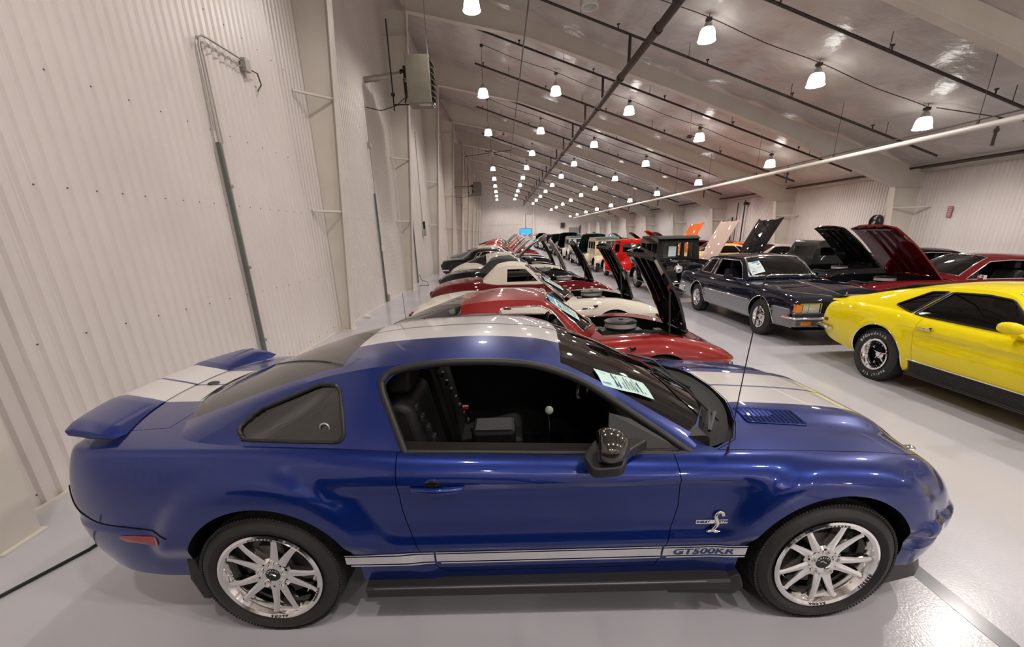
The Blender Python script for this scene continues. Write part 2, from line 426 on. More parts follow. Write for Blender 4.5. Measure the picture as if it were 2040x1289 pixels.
# branch lines
LY = [4.3, 7.7]+[11.1+3.42*k for k in range(20)]
for i, y in enumerate(LY):
    if min(abs(y-q_) for q_ in KY) < 0.5: y += 0.8
    x0 = -2.15 if i % 2 == 0 or i < 6 else -1.2
    if i in (5,): x0 = -0.9
    t = empty('sprinkler_line', (0, y, 0))
    z = lambda x: roofz(x)-0.4
    b = MB(); b.tube([(x0, 0, z(x0)), (13.4, 0, z(13.4))], 0.034 if y < 20 else 0.04, 8); b.build('pipe', M_pipe, t, 60)
    b = MB(); b.tube([(3.75, 0, 6.36), (3.75, 0, z(3.75)-0.02)], 0.045, 8); b.build('riser', M_pipe, t, 60)
    if y < 45:
        for x in np.arange(x0+0.35, 13.4, 2.6):
            h = MB(); h.tube([(x, 0, z(x)), (x, 0, z(x)+0.12)], 0.018, 6); h.tube([(x-0.04, 0, z(x)+0.12), (x+0.04, 0, z(x)+0.13)], 0.022, 6)
            h.build('sprinkler_head', M_pipe, t)
        for x in np.arange(x0+1.4, 13.3, 3.1):
            h = MB(); h.tube([(x, 0, z(x)), (x, 0, roofz(x)-0.05)], 0.009, 5); h.build('hanger_rod', M_pipe, t)
    nm = ('nearest', 'second nearest', 'third nearest', 'fourth nearest', 'fifth nearest', 'sixth nearest')
    if i < 6: tag(t, 'thin black sprinkler branch line across the roof, %s to the camera' % nm[i], 'sprinkler pipe', 'sprinkler branch lines')
    else: tag(t, 'thin black sprinkler branch line crossing the roof, %s from the near end' % ORD[i], 'sprinkler pipe', 'far sprinkler branch lines')
# thin lengthwise gas pipe on the left of the roof
b = MB(); b.tube([(0.86, YF, 7.45), (0.86, 52, 7.45)], 0.022, 6)
tag(b.build('gas_pipe', M_pipe), 'thin dark gas pipe running lengthwise left of the main pipe', 'pipe')
# white pipe with dark line above
t = empty('white_pipe', (10.1, 0, 3.80)); tag(t, 'white painted pipe hung lengthwise near the right wall', 'pipe')
b = MB(); b.tube([(0, YF, 0), (0, 64, 0)], 0.062, 12); b.build('pipe', M_white, t, 60)
b = MB(); b.tube([(0, YF, 0.14), (0, 64, 0.14)], 0.014, 6); b.build('conduit', M_pipe, t)
for y in np.arange(6, 62, 4.2):
    b = MB(); b.tube([(0, y, 0.02), (0, y, roofz(10.1)-3.80-0.05)], 0.007, 5); b.box((0, y, 0.1), (0.03, 0.05, 0.1)); b.build('hanger_rod', M_pipe, t)
for i_, y in enumerate((10.2, 17.3, 24.2, 31.2, 38.2, 45.2)):
    b = MB(); b.tube([(0.45, y, 0.02), (0.45, y, -0.5)], [0.03, 0.03], 8); b.tube([(0.45, y, -0.18), (0.45, y, -0.24)], 0.05, 8)
    dd = tag(b.build('drop_nipple', M_pipe), 'short dark pipe drop hanging beside the white pipe, %s from the near end' % ORD[i_], 'pipe', 'dark pipe drops'); dd.location = (10.1, 0, 3.95)
# ------------------------------------------------------------------ lamps
lampd = bpy.data.lights.new('bulb', 'SPOT'); lampd.spot_size = R(166); lampd.spot_blend = 0.45; lampd.energy = LAMP_WATTS; lampd.color = (1.0, 0.935, 0.885); lampd.shadow_soft_size = 0.09
cap = MB(); cap.lathe([(0.0, 0.47), (0.05, 0.47), (0.07, 0.42), (0.10, 0.40), (0.115, 0.33), (0.15, 0.305), (0.15, 0.29), (0.0, 0.29)], 20)
cap.tube([(0, 0, 0.46), (0, 0, 0.53)], 0.012, 6); cap.lathe([(0.0, 0.52), (0.03, 0.53), (0.0, 0.56)], 8); ME_cap = cap.mesh('lamp_cap')
bl = MB(); bl.lathe([(0.12, 0.30), (0.165, 0.28), (0.20, 0.22), (0.222, 0.12), (0.232, 0.03), (0.25, 0.0), (0.245, -0.015), (0.225, -0.012), (0.215, 0.05), (0.19, 0.2), (0.11, 0.285)], 24); ME_bell = bl.mesh('lamp_bell')
rb = MB()
for h, r in ((0.045, 0.222), (0.0, 0.246)): rb.lathe([(r-0.004, h-0.006), (r+0.006, h-0.006), (r+0.006, h+0.006), (r-0.004, h+0.006)], 24, closed=True)
ME_rib = rb.mesh('lamp_rim')
for m_ in (ME_cap, ME_bell, ME_rib): m_.transform(Matrix.Diagonal((0.86, 0.86, 0.9, 1)))
for m_, ms in ((ME_cap, M_lampcap), (ME_bell, M_bell), (ME_rib, M_bell)): m_.materials.append(ms); shade(m_, 50)
LX = [(-0.56, 7.02), (2.3, 7.05), (5.25, 6.33), (8.2, 5.33), (11.3, 4.30)]
colname = ['left column of lamps', 'second column of lamps', 'middle column of lamps', 'fourth column of lamps', 'column beside the white pipe']
rowname = ['closest lit row', 'second lit row', 'third lit row', 'fourth lit row', 'fifth lit row', 'sixth lit row', 'seventh lit row', 'eighth lit row', 'ninth lit row', 'last lit row']
lamp_n = 0
for j in range(-3, 10):
    y = 12.9+6.95*j
    if y < YF+0.5: continue
    for i, (x, z) in enumerate(LX):
        if i == 0 and j < 0: y_ = y
        t = empty('high_bay_lamp', (x, y, z))
        mesh_obj('cap', ME_cap, None, t)
        off = (i == 0 and j == 3) or (i == 1 and j == 0)
        bo = mesh_obj('bell_shade', ME_bell, None, t); ro = mesh_obj('rim', ME_rib, None, t)
        if off:
            for o in (bo, ro): o.material_slots[0].link = 'OBJECT'; o.material_slots[0].material = M_belloff
        b = MB(); b.tube([(0, 0, 0.44), (0.015, 0, 0.56), (-0.01, 0, 0.62), (0, 0, roofz(x)-z-0.04)], 0.008 if y < 20 else 0.01, 5)
        b.build('cord', M_pipe, t)
        if j >= 0:
            b = MB(); b.box((0, 0, roofz(x)-z-0.2), (0.12, 0.12, 0.07)); b.build('junction_box', M_pipe, t)
        if not off:
            lo = bpy.data.objects.new('bulb', lampd); link(lo, t); lo.location = (0, 0, 0.03)
        if j < 0: lab = 'bell lamp outside the view, %s, %s row behind the first visible' % (colname[i], ORD[-j-1]); grp = 'lamps behind the camera'
        else:
            lab = ('unlit' if off else 'glowing')+' bell high-bay lamp, %s, %s' % (colname[i], rowname[j]); grp = 'bell high-bay lamps'
        tag(t, lab, 'ceiling lamp', grp)
# wiring runs between the junction boxes of near rows
for j in range(0, 5):
    y = 12.9+6.95*j
    b = MB(); pts = []
    xa = -0.56 if j != 3 else 2.3
    for x in np.linspace(xa, 11.3, 40): pts.append((x, y, roofz(x)-0.18-0.025*math.sin(x*2.1)))
    b.tube(pts, 0.011, 5)
    tag(b.build('lamp_conduit', M_pipe), 'thin dark conduit joining the lamps of the %s' % rowname[j], 'conduit', 'lamp conduits')
b = MB(); b.tube([(11.45, 12.8, roofz(11.3)-0.2), (13.2, 11.7, roofz(13.2)-0.2), (14.6, 10.6, roofz(14.6)-0.2)], 0.013, 5)
tag(b.build('conduit_run', M_pipe), 'thin dark conduit from the nearest right lamp to the eave', 'conduit')
for x, y in ((7.45, 19.0), (0.3, 30.2)):
    t = empty('ceiling_fan', (x, y, roofz(x)-0.9))
    b = MB(); b.tube([(0, 0, 0), (0, 0, 0.85)], 0.014, 6); b.build('rod', M_frame, t)
    b = MB(); b.lathe([(0, -0.08), (0.08, -0.06), (0.11, 0), (0.06, 0.05), (0, 0.05)], 14); b.build('hub', M_pipe, t, 50)
    for k in range(3 if x > 5 else 5):
        a = k*2*PI/(3 if x > 5 else 5); b = MB(); b.box((0.36 if x < 5 else 0.16, 0, -0.02), (0.55 if x < 5 else 0.18, 0.12, 0.012)); o = b.build('blade', M_white if x < 5 else M_pipe, t); o.rotation_euler = (0, 0, a)
    tag(t, 'small dark ceiling fitting on a rod among the near lamps' if x > 5 else 'white five-bladed ceiling fan hanging over the far left row', 'fan' if x < 5 else 'ceiling fitting')
# ------------------------------------------------------------------ heaters
def heater(x, y, z, s, label, duct):
    t = empty('unit_heater', (x, y, z)); tag(t, label, 'heater', 'box unit heaters')
    w, d, h = 0.62*s, 0.62*s, 1.08*s
    b = MB(); b.bx(0, w, 0, d, 0, h); bev(b.build('cabinet', M_heater, t), 0.012)
    n = 7
    fr = MB(); fr.bx(w, w+0.02, 0.03, d-0.03, 0.05, h-0.05); fr.build('outlet', M_black, t)
    for i in range(n):
        l = MB(); zz = 0.14*s+i*(h-0.22*s)/(n-0.5)
        l.box((w+0.05, d/2, zz), (0.10*s, d-0.08, 0.012), Matrix.Rotation(R(35), 3, 'Y')); l.build('louvre', M_heater, t)
    l = MB(); l.bx(w*0.45, w*0.95, 0.05, 0.4*d, -0.012, 0.0); l.build('label_plate', M_signw, t)
    l = MB(); l.bx(-0.1*s, 0, 0.2*s, 0.42*s, 0.62*s, 0.9*s); l.lathe([(0, -0.12), (0.07, -0.12), (0.07, 0.0), (0, 0)], 12, 'x', (-0.08*s, 0.3*s, 0.78*s)); l.build('draft_motor', M_black, t)
    g = MB(); g.bx(-0.09*s, 0, 0.1*s, 0.3*s, 0.2*s, 0.5*s); g.tube([(-0.12, 0.2*s, 0.05), (-0.07, 0.2*s, 0.2*s), (-0.1, 0.2*s, 0.6*s)], 0.02, 6); g.tube([(-0.42*s, 0.2*s, 0.02), (0.02, 0.2*s, 0.02)], 0.018, 6); g.build('gas_train', M_black, t)
    g = MB(); g.tube([(-0.42*s, 0.2*s, -0.12*s), (-0.42*s, 0.2*s, 1.9)], 0.018, 6); g.lathe([(0, -0.06), (0.055, -0.03), (0.055, 0.03), (0, 0.06)], 12, 'z', (-0.42*s, 0.2*s, 0.25*s)); g.build('gas_pipe', M_black, t)
    dct = MB(); dct.tube([(-0.04, 0.3*s, 0.75*s), (XL-x+0.0, 0.35*s+duct, 0.70*s)], 0.075*s, 12); o = dct.build('flue_duct', M_galv, t, 60)
    dct = MB(); dct.tube([((XL-x)*0.68, 0.33*s+duct*0.7, 0.715*s), ((XL-x)*0.76, 0.34*s+duct*0.77, 0.712*s)], 0.088*s, 12); dct.build('flue_band', M_galv, t, 60)
    w_ = MB(); w_.tube([(-0.1, 0.2*s, 0.18*s), (-0.35, 0.2*s, 0.0), (-0.8, 0.25, -0.1), ((XL-x)*0.97, 0.3, 0.0)], 0.012, 5); w_.build('power_cable', M_black, t)
    for px in (0.1*w, 0.9*w):
        w_ = MB(); w_.tube([(px, d/2, h), (px, d/2, roofz(x)-z-0.08)], 0.012, 5); w_.build('hanger_rod', M_galv, t)
    return t
heater(-2.36, 13.3, 5.22, 1.0, 'olive-grey box heater with louvres high on the near left wall', 0.2)
heater(-1.93, 34.0, 4.55, 0.85, 'small grey box heater high on the far left wall', 0.1)
b = MB(); b.tube([(-2.45, 34.1, 5.5), (-2.45, 34.1, 7.1), (0.86, 34.1, 7.45)], 0.02, 6)
tag(b.build('gas_branch', M_pipe), 'dark gas pipe bending down to the far left heater', 'pipe')
# ------------------------------------------------------------------ wall fittings, left
def strut(y, z0, z1, label, grp=None):
    t = empty('conduit_strut', (XL+0.03, y, 0)); tag(t, label, 'conduit', grp)
    b = MB(); b.bx(0.0, 0.04, -0.035, 0.012, z0, z1); b.build('strut_channel', M_strut, t)
    b = MB(); b.tube([(0.028, 0.035, z0), (0.028, 0.035, z1)], 0.013, 8); b.build('conduit', M_galv, t, 60)
    for z in (z1-0.5, (z0+z1)/2, z0+0.5):
        b = MB(); b.bx(0.0, 0.05, 0.0, 0.07, z-0.02, z+0.02); b.build('pipe_clamp', M_galv, t)
    return t
t = strut(6.26, 0.02, 3.08, 'grey-green conduit strut with hooked pipes on the near left wall', 'conduit struts on the left wall')
b = MB()
b.tube([(0.03, 0.0, 3.08), (0.03, 0.02, 4.12), (0.03, 0.05, 4.2), (0.03, 0.12, 4.24), (0.03, 0.22, 4.25), (0.03, 1.0, 4.27)], 0.012, 7)
b.tube([(0.03, 0.07, 3.08), (0.03, 0.07, 4.02), (0.03, 0.05, 4.15), (0.03, 0.0, 4.19), (0.03, -0.04, 4.12), (0.03, -0.05, 3.2)], 0.01, 7)
b.build('bent_conduit', M_galv, t, 60)
b = MB(); b.tube([(0.03, 0.1+0.9*i/24, 4.19-0.02*(i % 4 < 2)) for i in range(25)], 0.008, 6); b.build('flexible_cable', M_galv, t)
b = MB(); b.bx(0, 0.07, 0.98, 1.12, 4.15, 4.3); b.build('junction_box', M_galv, t)
b = MB(); b.tube([(0.04, 1.12, 4.2), (0.06, 1.3, 4.2), (0.05, 1.38, 4.08), (0.02, 1.3, 3.98)], 0.01, 6); b.build('cable', M_black, t, 60)
t = strut(13.38, 0.05, 3.06, 'grey-green conduit strut on the wall left of the box heater', 'conduit struts on the left wall')
b = MB(); b.tube([(0.03, 0, 3.06), (0.03, 0, 5.28)], 0.013, 6); b.bx(0, 0.07, -0.05, 0.05, 4.2, 4.35); b.build('upper_conduit', M_galv, t)
b = MB(); b.bx(0.03, 0.09, -0.03, 0.06, 1.52, 1.68); b.build('outlet_box', M_white, t)
b = MB(); b.bx(0.0, 0.09, 0.0, 0.1, 0.05, 0.25); b.build('lower_box', M_galv, t)
t = strut(18.6, 0.05, 3.4, 'grey conduit strut on the wall beyond the heater column', 'conduit struts on the left wall')
b = MB(); b.tube([(0.03, 0, 3.4), (0.03, 0, 4.6)], 0.012, 6); b.bx(0, 0.08, -0.08, 0.08, 4.55, 4.75); b.build('upper_conduit', M_galv, t)
t = empty('switch_box', (XL, 21.0, 2.1)); b = MB(); b.bx(0.05, 0.16, -0.09, 0.09, -0.2, 0.1); b.build('box', M_galv, t)
b = MB(); b.bx(0.05, 0.14, -0.05, 0.05, 0.1, 0.42); b.build('handle_housing', M_black, t); b = MB(); b.tube([(0.03, 0, 0.3), (0.03, 0, 4)], 0.015, 6); b.build('conduit', M_galv, t)
tag(t, 'small grey switch box with black handle on the left wall beyond the heater', 'switch')
b = MB(); b.box((0, 0, 0.035), (0.16, 0.09, 0.06)); o = bev(b.build('mouse_trap_box', M_white), 0.01); o.location = (-3.42, 10.9, 0)
tag(o, 'small white box on the floor against the left wall', 'box')
pts = []
for i in range(40):
    u = i/39; pts.append((-3.6+1.0*u+0.0, 1.6+1.7*u, 0.014))
cp = [(-3.3, 1.35, 0.012), (-3.05, 1.75, 0.012), (-2.9, 2.1, 0.012), (-2.78, 2.38, 0.012), (-2.74, 2.6, 0.012), (-2.8, 2.95, 0.012), (-2.95, 3.3, 0.012), (-3.1, 3.5, 0.012), (-3.2, 3.9, 0.012), (-3.3, 4.5, 0.012)]
b = MB(); b.tube(cp, 0.011, 6)
tag(b.build('extension_cord', M_rubber, smooth=60), 'black cord lying on the floor by the nearest column foot', 'cord')
b = MB(); b.tube([(-3.35, 17.8, 0.02), (-3.2, 17.7, 0.05), (-3.0, 17.9, 0.02), (-3.1, 18.2, 0.12), (-3.35, 18.3, 0.2), (-3.45, 18.5, 0.4)], 0.012, 6)
tag(b.build('cable_loop', M_rubber), 'loop of dark cable on the floor under the far conduit strut', 'cord')
# right wall: fan, exit sign, notice, camera box
t = empty('wall_fan', (XR-0.12, 17.95, 2.0)); tag(t, 'dark round wall fan on a small shelf on the right wall', 'fan')
b = MB(); b.lathe([(0.27, -0.06), (0.29, -0.06), (0.29, 0.06), (0.27, 0.06)], 28, 'x', closed=True)
for r in (0.08, 0.14, 0.2): b.lathe([(r-0.004, -0.064), (r+0.004, -0.064), (r+0.004, -0.056), (r-0.004, -0.056)], 24, 'x', closed=True)
for k in range(16): b.tube([(-0.06, 0.05*math.cos(k*PI/8), 0.05*math.sin(k*PI/8)), (-0.06, 0.28*math.cos(k*PI/8), 0.28*math.sin(k*PI/8))], 0.004, 4)
b.build('cage', M_black, t)
b = MB()
for k in range(4):
    a = k*PI/2+0.4; b.box((0.0, 0.13*math.cos(a), 0.13*math.sin(a)), (0.02, 0.2, 0.13), Matrix.Rotation(a, 3, 'X'))
b.build('blades', M_trim, t); b = MB(); b.lathe([(0, -0.08), (0.06, -0.07), (0.07, 0.1), (0, 0.1)], 12, 'x'); b.build('motor', M_galv, t, 50)
b = MB(); b.bx(-0.2, 0.11, -0.3, 0.3, -0.36, -0.34); b.build('shelf', M_trim, t)
t = empty('red_notice', (XR-0.05, 15.12, 2.1)); tag(t, 'small dusty red notice on the right wall above the maroon car', 'sign')
b = MB(); b.bx(-0.01, 0.01, -0.08, 0.08, 0.0, 0.34); b.build('plate', M_sign, t)
for i in range(5):
    b = MB(); b.bx(-0.013, -0.009, -0.055, 0.055-0.02*(i % 2), 0.06+i*0.055, 0.08+i*0.055); b.build('text_line', M_signw, t)
t = empty('camera_box', (XR-0.2, 27.8, 3.3)); tag(t, 'small dark camera under the eave on the right wall', 'camera')
b = MB(); b.box((0, 0, 0), (0.2, 0.2, 0.16)); b.build('body', M_black, t); b = MB(); b.tube([(0.1, 0, 0), (0.2, 0, 0)], 0.03, 8); b.build('bracket', M_galv, t)
# far right bits: pipes and meter
t = empty('riser_pipe_group', (XR-0.2, 27.9, 0)); tag(t, 'pair of dark vertical pipes with a valve on the right wall', 'pipe')
for dy, r_, z1 in ((0.0, 0.04, 3.5), (0.8, 0.03, 3.4), (1.3, 0.05, 2.6)):
    b = MB(); b.tube([(0, dy, 0), (0, dy, z1)], r_, 8); b.build('pipe', M_pipe, t)
b = MB(); b.lathe([(0, -0.1), (0.13, -0.06), (0.13, 0.06), (0, 0.1)], 14, 'x', (-0.1, 1.3, 2.2)); b.build('valve', M_pipe, t)
# far end wall details
t = empty('end_column', (5.6, YB-0.12, 0)); tag(t, 'cream wind column standing at the middle of the far end wall', 'column')
b = MB(); b.bx(-0.14, 0.14, -0.11, 0.11, 0, roofz(5.6)-0.1); b.build('shaft', M_frame, t)
t = empty('end_screen', (4.2, YB-0.13, 1.62)); tag(t, 'lit blue screen at the far end of the hall', 'screen')
b = MB(); b.bx(-0.95, 0.95, -0.03, 0.03, 0, 1.05); b.build('panel', M_tv, t); b = MB(); b.bx(-1.0, 1.0, 0.03, 0.08, -0.05, 1.1); b.build('case', M_black, t)
b = MB(); b.tube([(0, 0.05, 1.1), (0, 0.05, 3.4), (1.0, 0.05, 3.4)], 0.03, 6); b.build('mount_pipe', M_pipe, t)
b = MB()
b.bx(XL, XR, YB-0.06, YB-0.02, 3.35, 3.42); tag(b.build('trim_4', M_frame), kind='structure')
t = empty('far_door', (12.6, YB-0.05, 0)); tag(t, 'grey door in a dark frame in the far end wall corner', 'door')
b = MB(); b.bx(-0.9, 0.9, -0.04, 0.02, 0, 2.7); b.build('leaf', mat('grey_door', (0.25, 0.25, 0.23), 0.5), t); b = MB(); b.bx(0.95, 1.1, -0.1, 0.02, 0, 3.0); b.build('jamb', M_black, t)
t = empty('far_speaker', (10.6, YB-0.3, 3.1)); tag(t, 'dark box hung high on the far end wall', 'box')
b = MB(); b.bx(-0.35, 0.35, -0.2, 0.2, -0.4, 0.4); b.build('box', M_trim, t)
# ------------------------------------------------------------------ car body lofts
def pch(pts):
    """smooth monotone curve through points"""
    xs = np.array([p[0] for p in pts], float); ys = np.array([p[1] for p in pts], float)
    h = np.diff(xs); dl = np.diff(ys)/h; n = len(xs); m = np.zeros(n)
    for i in range(1, n-1):
        if dl[i-1]*dl[i] > 0:
            w1 = 2*h[i]+h[i-1]; w2 = h[i]+2*h[i-1]; m[i] = (w1+w2)/(w1/dl[i-1]+w2/dl[i])
    m[0] = dl[0]; m[-1] = dl[-1]
    def f(x):
        x = np.clip(x, xs[0], xs[-1]); i = int(np.clip(np.searchsorted(xs, x)-1, 0, n-2))
        t = (x-xs[i])/h[i]; a = ys[i]; b_ = ys[i+1]
        return (2*t**3-3*t*t+1)*a+(t**3-2*t*t+t)*h[i]*m[i]+(-2*t**3+3*t*t)*b_+(t**3-t*t)*h[i]*m[i+1]
    return f
def catmull(pts, n):
    out = []; P = [pts[0]]+list(pts)+[pts[-1]]
    for i in range(1, len(P)-2):
        p0, p1, p2, p3 = P[i-1], P[i], P[i+1], P[i+2]
        for k in range(n):
            t = k/n; out.append(tuple(0.5*((2*b_)+(-a+c_)*t+(2*a-5*b_+4*c_-d_)*t*t+(-a+3*b_-3*c_+d_)*t**3) for a, b_, c_, d_ in zip(p0, p1, p2, p3)))
    return out+[tuple(pts[-1])]
def smooth01(t): t = min(1.0, max(0.0, t)); return t*t*(3-2*t)
class Body:
    def __init__(s, zc, zs, hw, zm, wb, zb, ks=0.86, pt=2.4, disp=None, dtop=None, xsh=None, nx=90, nt=10, ns=8, nl=12, lowp=2.0):
        s.zc, s.zs, s.hw, s.zb = pch(zc), pch(zs), pch(hw), pch(zb)
        s.zm = pch(zm) if isinstance(zm, list) else (lambda x, v=zm: v)
        s.ks = pch(ks) if isinstance(ks, list) else (lambda x, v=ks: v)
        s.wb = wb; s.pt = pt; s.disp = disp; s.dtop = dtop; s.xsh = xsh; s.lowp = lowp
        s.x0, s.x1 = hw[0][0], hw[-1][0]; s.nx, s.nt, s.ns, s.nl = nx, nt, ns, nl
    def sec(s, x):
        hw, zc, zs, zm, zb = s.hw(x), s.zc(x), s.zs(x), s.zm(x), s.zb(x)
        ws = hw*s.ks(x); P = []
        for i in range(s.nt+1):
            f = i/s.nt; y = ws*f; z = zc+(zs-zc)*f**s.pt
            if s.dtop: z += s.dtop(x, y)
            P.append([y, z])
        zs2 = P[-1][1]
        for i in range(1, s.ns+1):
            a = PI/2*i/s.ns; P.append([ws+(hw-ws)*math.sin(a), zs2-(zs2-zm)*(1-math.cos(a))])
        wb = hw*s.wb
        for i in range(1, s.nl+1):
            t = i/s.nl; P.append([hw-(hw-wb)*t**s.lowp, zm+(zb-zm)*t])
        if s.disp:
            for k in range(s.nt+1, len(P)):
                t = min(1, (k-s.nt)/3); P[k][0] += s.disp(x, P[k][1])*t
        return P
    def stations(s):
        n = s.nx; u = np.linspace(0, 1, n); L = s.x1-s.x0
        e = 0.5-0.5*np.cos(PI*u); v = 0.72*u+0.28*e
        v2 = np.concatenate([v, [0.0005, 0.0015, 0.003, 0.9995, 0.9985, 0.997]]); v2 = np.unique(np.round(v2, 6))
        return s.x0+L*v2
    def solid(s):
        X = s.stations(); V = []; F = []; k = None
        for x in X:
            P = s.sec(x); half = [(y, z) for y, z in P]+[(0.0, P[-1][1])]
            ring = half+[(-y, z) for y, z in reversed(half[1:-1])]
            k = len(ring)
            for y, z in ring: V.append((x+(s.xsh(x, z) if s.xsh else 0), -y, z))
        for i in range(len(X)-1):
            for j in range(k): F.append((i*k+j, i*k+(j+1) % k, (i+1)*k+(j+1) % k, (i+1)*k+j))
        for base, xx, rev in ((0, X[0], False), ((len(X)-1)*k, X[-1], True)):
            ring = V[base:base+k]; c = np.mean(np.array(ring), axis=0); V.append(tuple(c)); ci = len(V)-1
            for j in range(k):
                a, b_ = base+j, base+(j+1) % k
                F.append((ci, b_, a) if not rev else (ci, a, b_))
        return finish(pydata('body', V, F))
    def shell(s, th=0.022):
        """open top skin used for hoods and lids"""
        X = s.stations(); V = []; F = []
        for x in X:
            P = s.sec(x)[:s.nt+s.ns//2+1]; ring = [(-y, z) for y, z in reversed(P[1:])]+P
            k = len(ring)
            for y, z in ring: V.append((x, -y, z))
        for i in range(len(X)-1):
            for j in range(k-1): F.append((i*k+j, i*k+j+1, (i+1)*k+j+1, (i+1)*k+j))
        return solidify(pydata('skin', V, F), th)
    def top(s, x, y):
        P = s.sec(x); ys_ = [p[0] for p in P[:s.nt+s.ns+1]]; zs_ = [p[1] for p in P[:s.nt+s.ns+1]]
        return float(np.interp(abs(y), ys_, zs_))
    def side(s, x, z):
        P = s.sec(x)[s.nt:]; return float(np.interp(z, [p[1] for p in P][::-1], [p[0] for p in P][::-1]))
class Green:
    """glasshouse: top surface from the centre to the rail and side from the rail to the belt"""
    def __init__(s, zc, yr, zr, yb, zb, kx, nx=60, nt=10, ng=8, pt=2.6, th=0.03, bow=0.012):
        s.zc, s.yr, s.zr, s.yb, s.zb, s.kx = map(pch, (zc, yr, zr, yb, zb, kx))
        s.x0, s.x1 = zc[0][0], zc[-1][0]; s.nx, s.nt, s.ng, s.pt, s.th, s.bow = nx, nt, ng, pt, th, bow
    def ring(s, x, inset=0.0):
        zc, yr, zr, yb, zb, kx = s.zc(x), s.yr(x)-inset, s.zr(x)-inset, s.yb(x)-inset, s.zb(x), s.kx(x)
        zc -= inset; P = []
        for i in range(s.nt+1):
            f = i/s.nt; P.append((x-kx*f*f, yr*f, zc+(zr-zc)*f**s.pt))
        for i in range(1, s.ng+1):
            g = i/s.ng; P.append((x-kx, yr+(yb-yr)*g+s.bow*4*g*(1-g), zr+(min(zb, zr-0.001)-zr)*g))
        return P
    def shell(s, inset=0.0, th=None):
        X = np.linspace(s.x0, s.x1, s.nx); V = []; F = []
        for x in X:
            P = s.ring(x, inset); ring = [(a, y, z) for a, y, z in reversed(P[1:])]+[(a, -y, z) for a, y, z in P]
            k = len(ring); V += ring
        for i in range(len(X)-1):
            for j in range(k-1): F.append((i*k+j, i*k+j+1, (i+1)*k+j+1, (i+1)*k+j))
        return solidify(pydata('glasshouse', V, F), s.th if th is None else th)
    def side(s, x, z):
        # world x of the side equals station - kx
        best = None
        for st in np.linspace(s.x0, s.x1, 90):
            d = abs(st-s.kx(st)-x)
            if best is None or d < best[0]: best = (d, st)
        P = s.ring(best[1])[s.nt:]; return float(np.interp(z, [p[2] for p in P][::-1], [p[1] for p in P][::-1]))
    def top(s, x, y):
        lo, hi = s.x0, s.x1
        best = None
        for st in np.linspace(lo, hi, 120):
            yr = s.yr(st); f = min(1, abs(y)/yr); d = abs(st-s.kx(st)*f*f-x)
            if best is None or d < best[0]: best = (d, st, f)
        _, st, f = best
        return s.zc(st)+(s.zr(st)-s.zc(st))*f**s.pt
def finish(me):
    bm = bmesh.new(); bm.from_mesh(me); bmesh.ops.remove_doubles(bm, verts=bm.verts, dist=1e-5)
    bmesh.ops.dissolve_degenerate(bm, dist=1e-6, edges=bm.edges)
    bmesh.ops.recalc_face_normals(bm, faces=bm.faces); bm.to_mesh(me); bm.free(); return me
def solidify(me, th):
    o = bpy.data.objects.new('tmp', me); COL.objects.link(o)
    me = finish(me)
    # make sure the skin faces outward (up)
    nz = sum(p.normal.z*p.area for p in me.polygons)
    if nz < 0: me.flip_normals()
    md = o.modifiers.new('s', 'SOLIDIFY'); md.thickness = th; md.offset = -1; md.use_even_offset = False; md.material_offset = 1; md.material_offset_rim = 0
    me.materials.append(None); me.materials.append(None)
    dg = bpy.context.evaluated_depsgraph_get(); dg.update()
    r = bpy.data.meshes.new_from_object(o.evaluated_get(dg)); bpy.data.objects.remove(o); return r
def boolean(me, cutters, op='DIFFERENCE'):
    """exact booleans on mesh datablocks, one after another"""
    o = bpy.data.objects.new('tmp', me); COL.objects.link(o); tmp = []
    for c in cutters:
        co = bpy.data.objects.new('cut', c); COL.objects.link(co); tmp.append(co)
        md = o.modifiers.new('b', 'BOOLEAN'); md.object = co; md.operation = op; md.solver = 'EXACT'; md.material_mode = 'TRANSFER'
    dg = bpy.context.evaluated_depsgraph_get(); dg.update()
    r = bpy.data.meshes.new_from_object(o.evaluated_get(dg))
    bpy.data.objects.remove(o)
    for t in tmp: bpy.data.objects.remove(t)
    return r
def setmats(me, mats):
    """keep material_index, replace the material list"""
    idx = np.zeros(len(me.polygons), dtype=np.int32); me.polygons.foreach_get('material_index', idx)
    me.materials.clear()
    for m in mats: me.materials.append(m)
    me.polygons.foreach_set('material_index', np.clip(idx, 0, len(mats)-1)); return me
def prism_me(poly, h0, h1, axis, m=None):
    b = MB(); b.prism(poly, h0, h1, axis); me = b.mesh('cut')
    if m: me.materials.append(m)
    return me
def both_prism(poly, y0, y1, m=None):
    b = MB(); b.prism(poly, y0, y1, 'y'); b.prism(poly, -y1, -y0, 'y'); me = b.mesh('cut')
    if m: me.materials.append(m)
    return me
def inset_poly(poly, d):
    """shrink a polygon by d"""
    n = len(poly); A = sum(poly[i][0]*poly[(i+1) % n][1]-poly[(i+1) % n][0]*poly[i][1] for i in range(n))/2
    s = 1 if A > 0 else -1; out = []
    for i in range(n):
        p0 = Vector(poly[i-1]); p1 = Vector(poly[i]); p2 = Vector(poly[(i+1) % n])
        e1 = (p1-p0).normalized(); e2 = (p2-p1).normalized()
        n1 = Vector((-e1.y, e1.x))*s; n2 = Vector((-e2.y, e2.x))*s; m = (n1+n2)
        if m.length < 1e-6: m = n1
        m.normalize(); k = d/max(0.35, m.dot(n1)); q = p1+m*k; out.append((q.x, q.y))
    return out
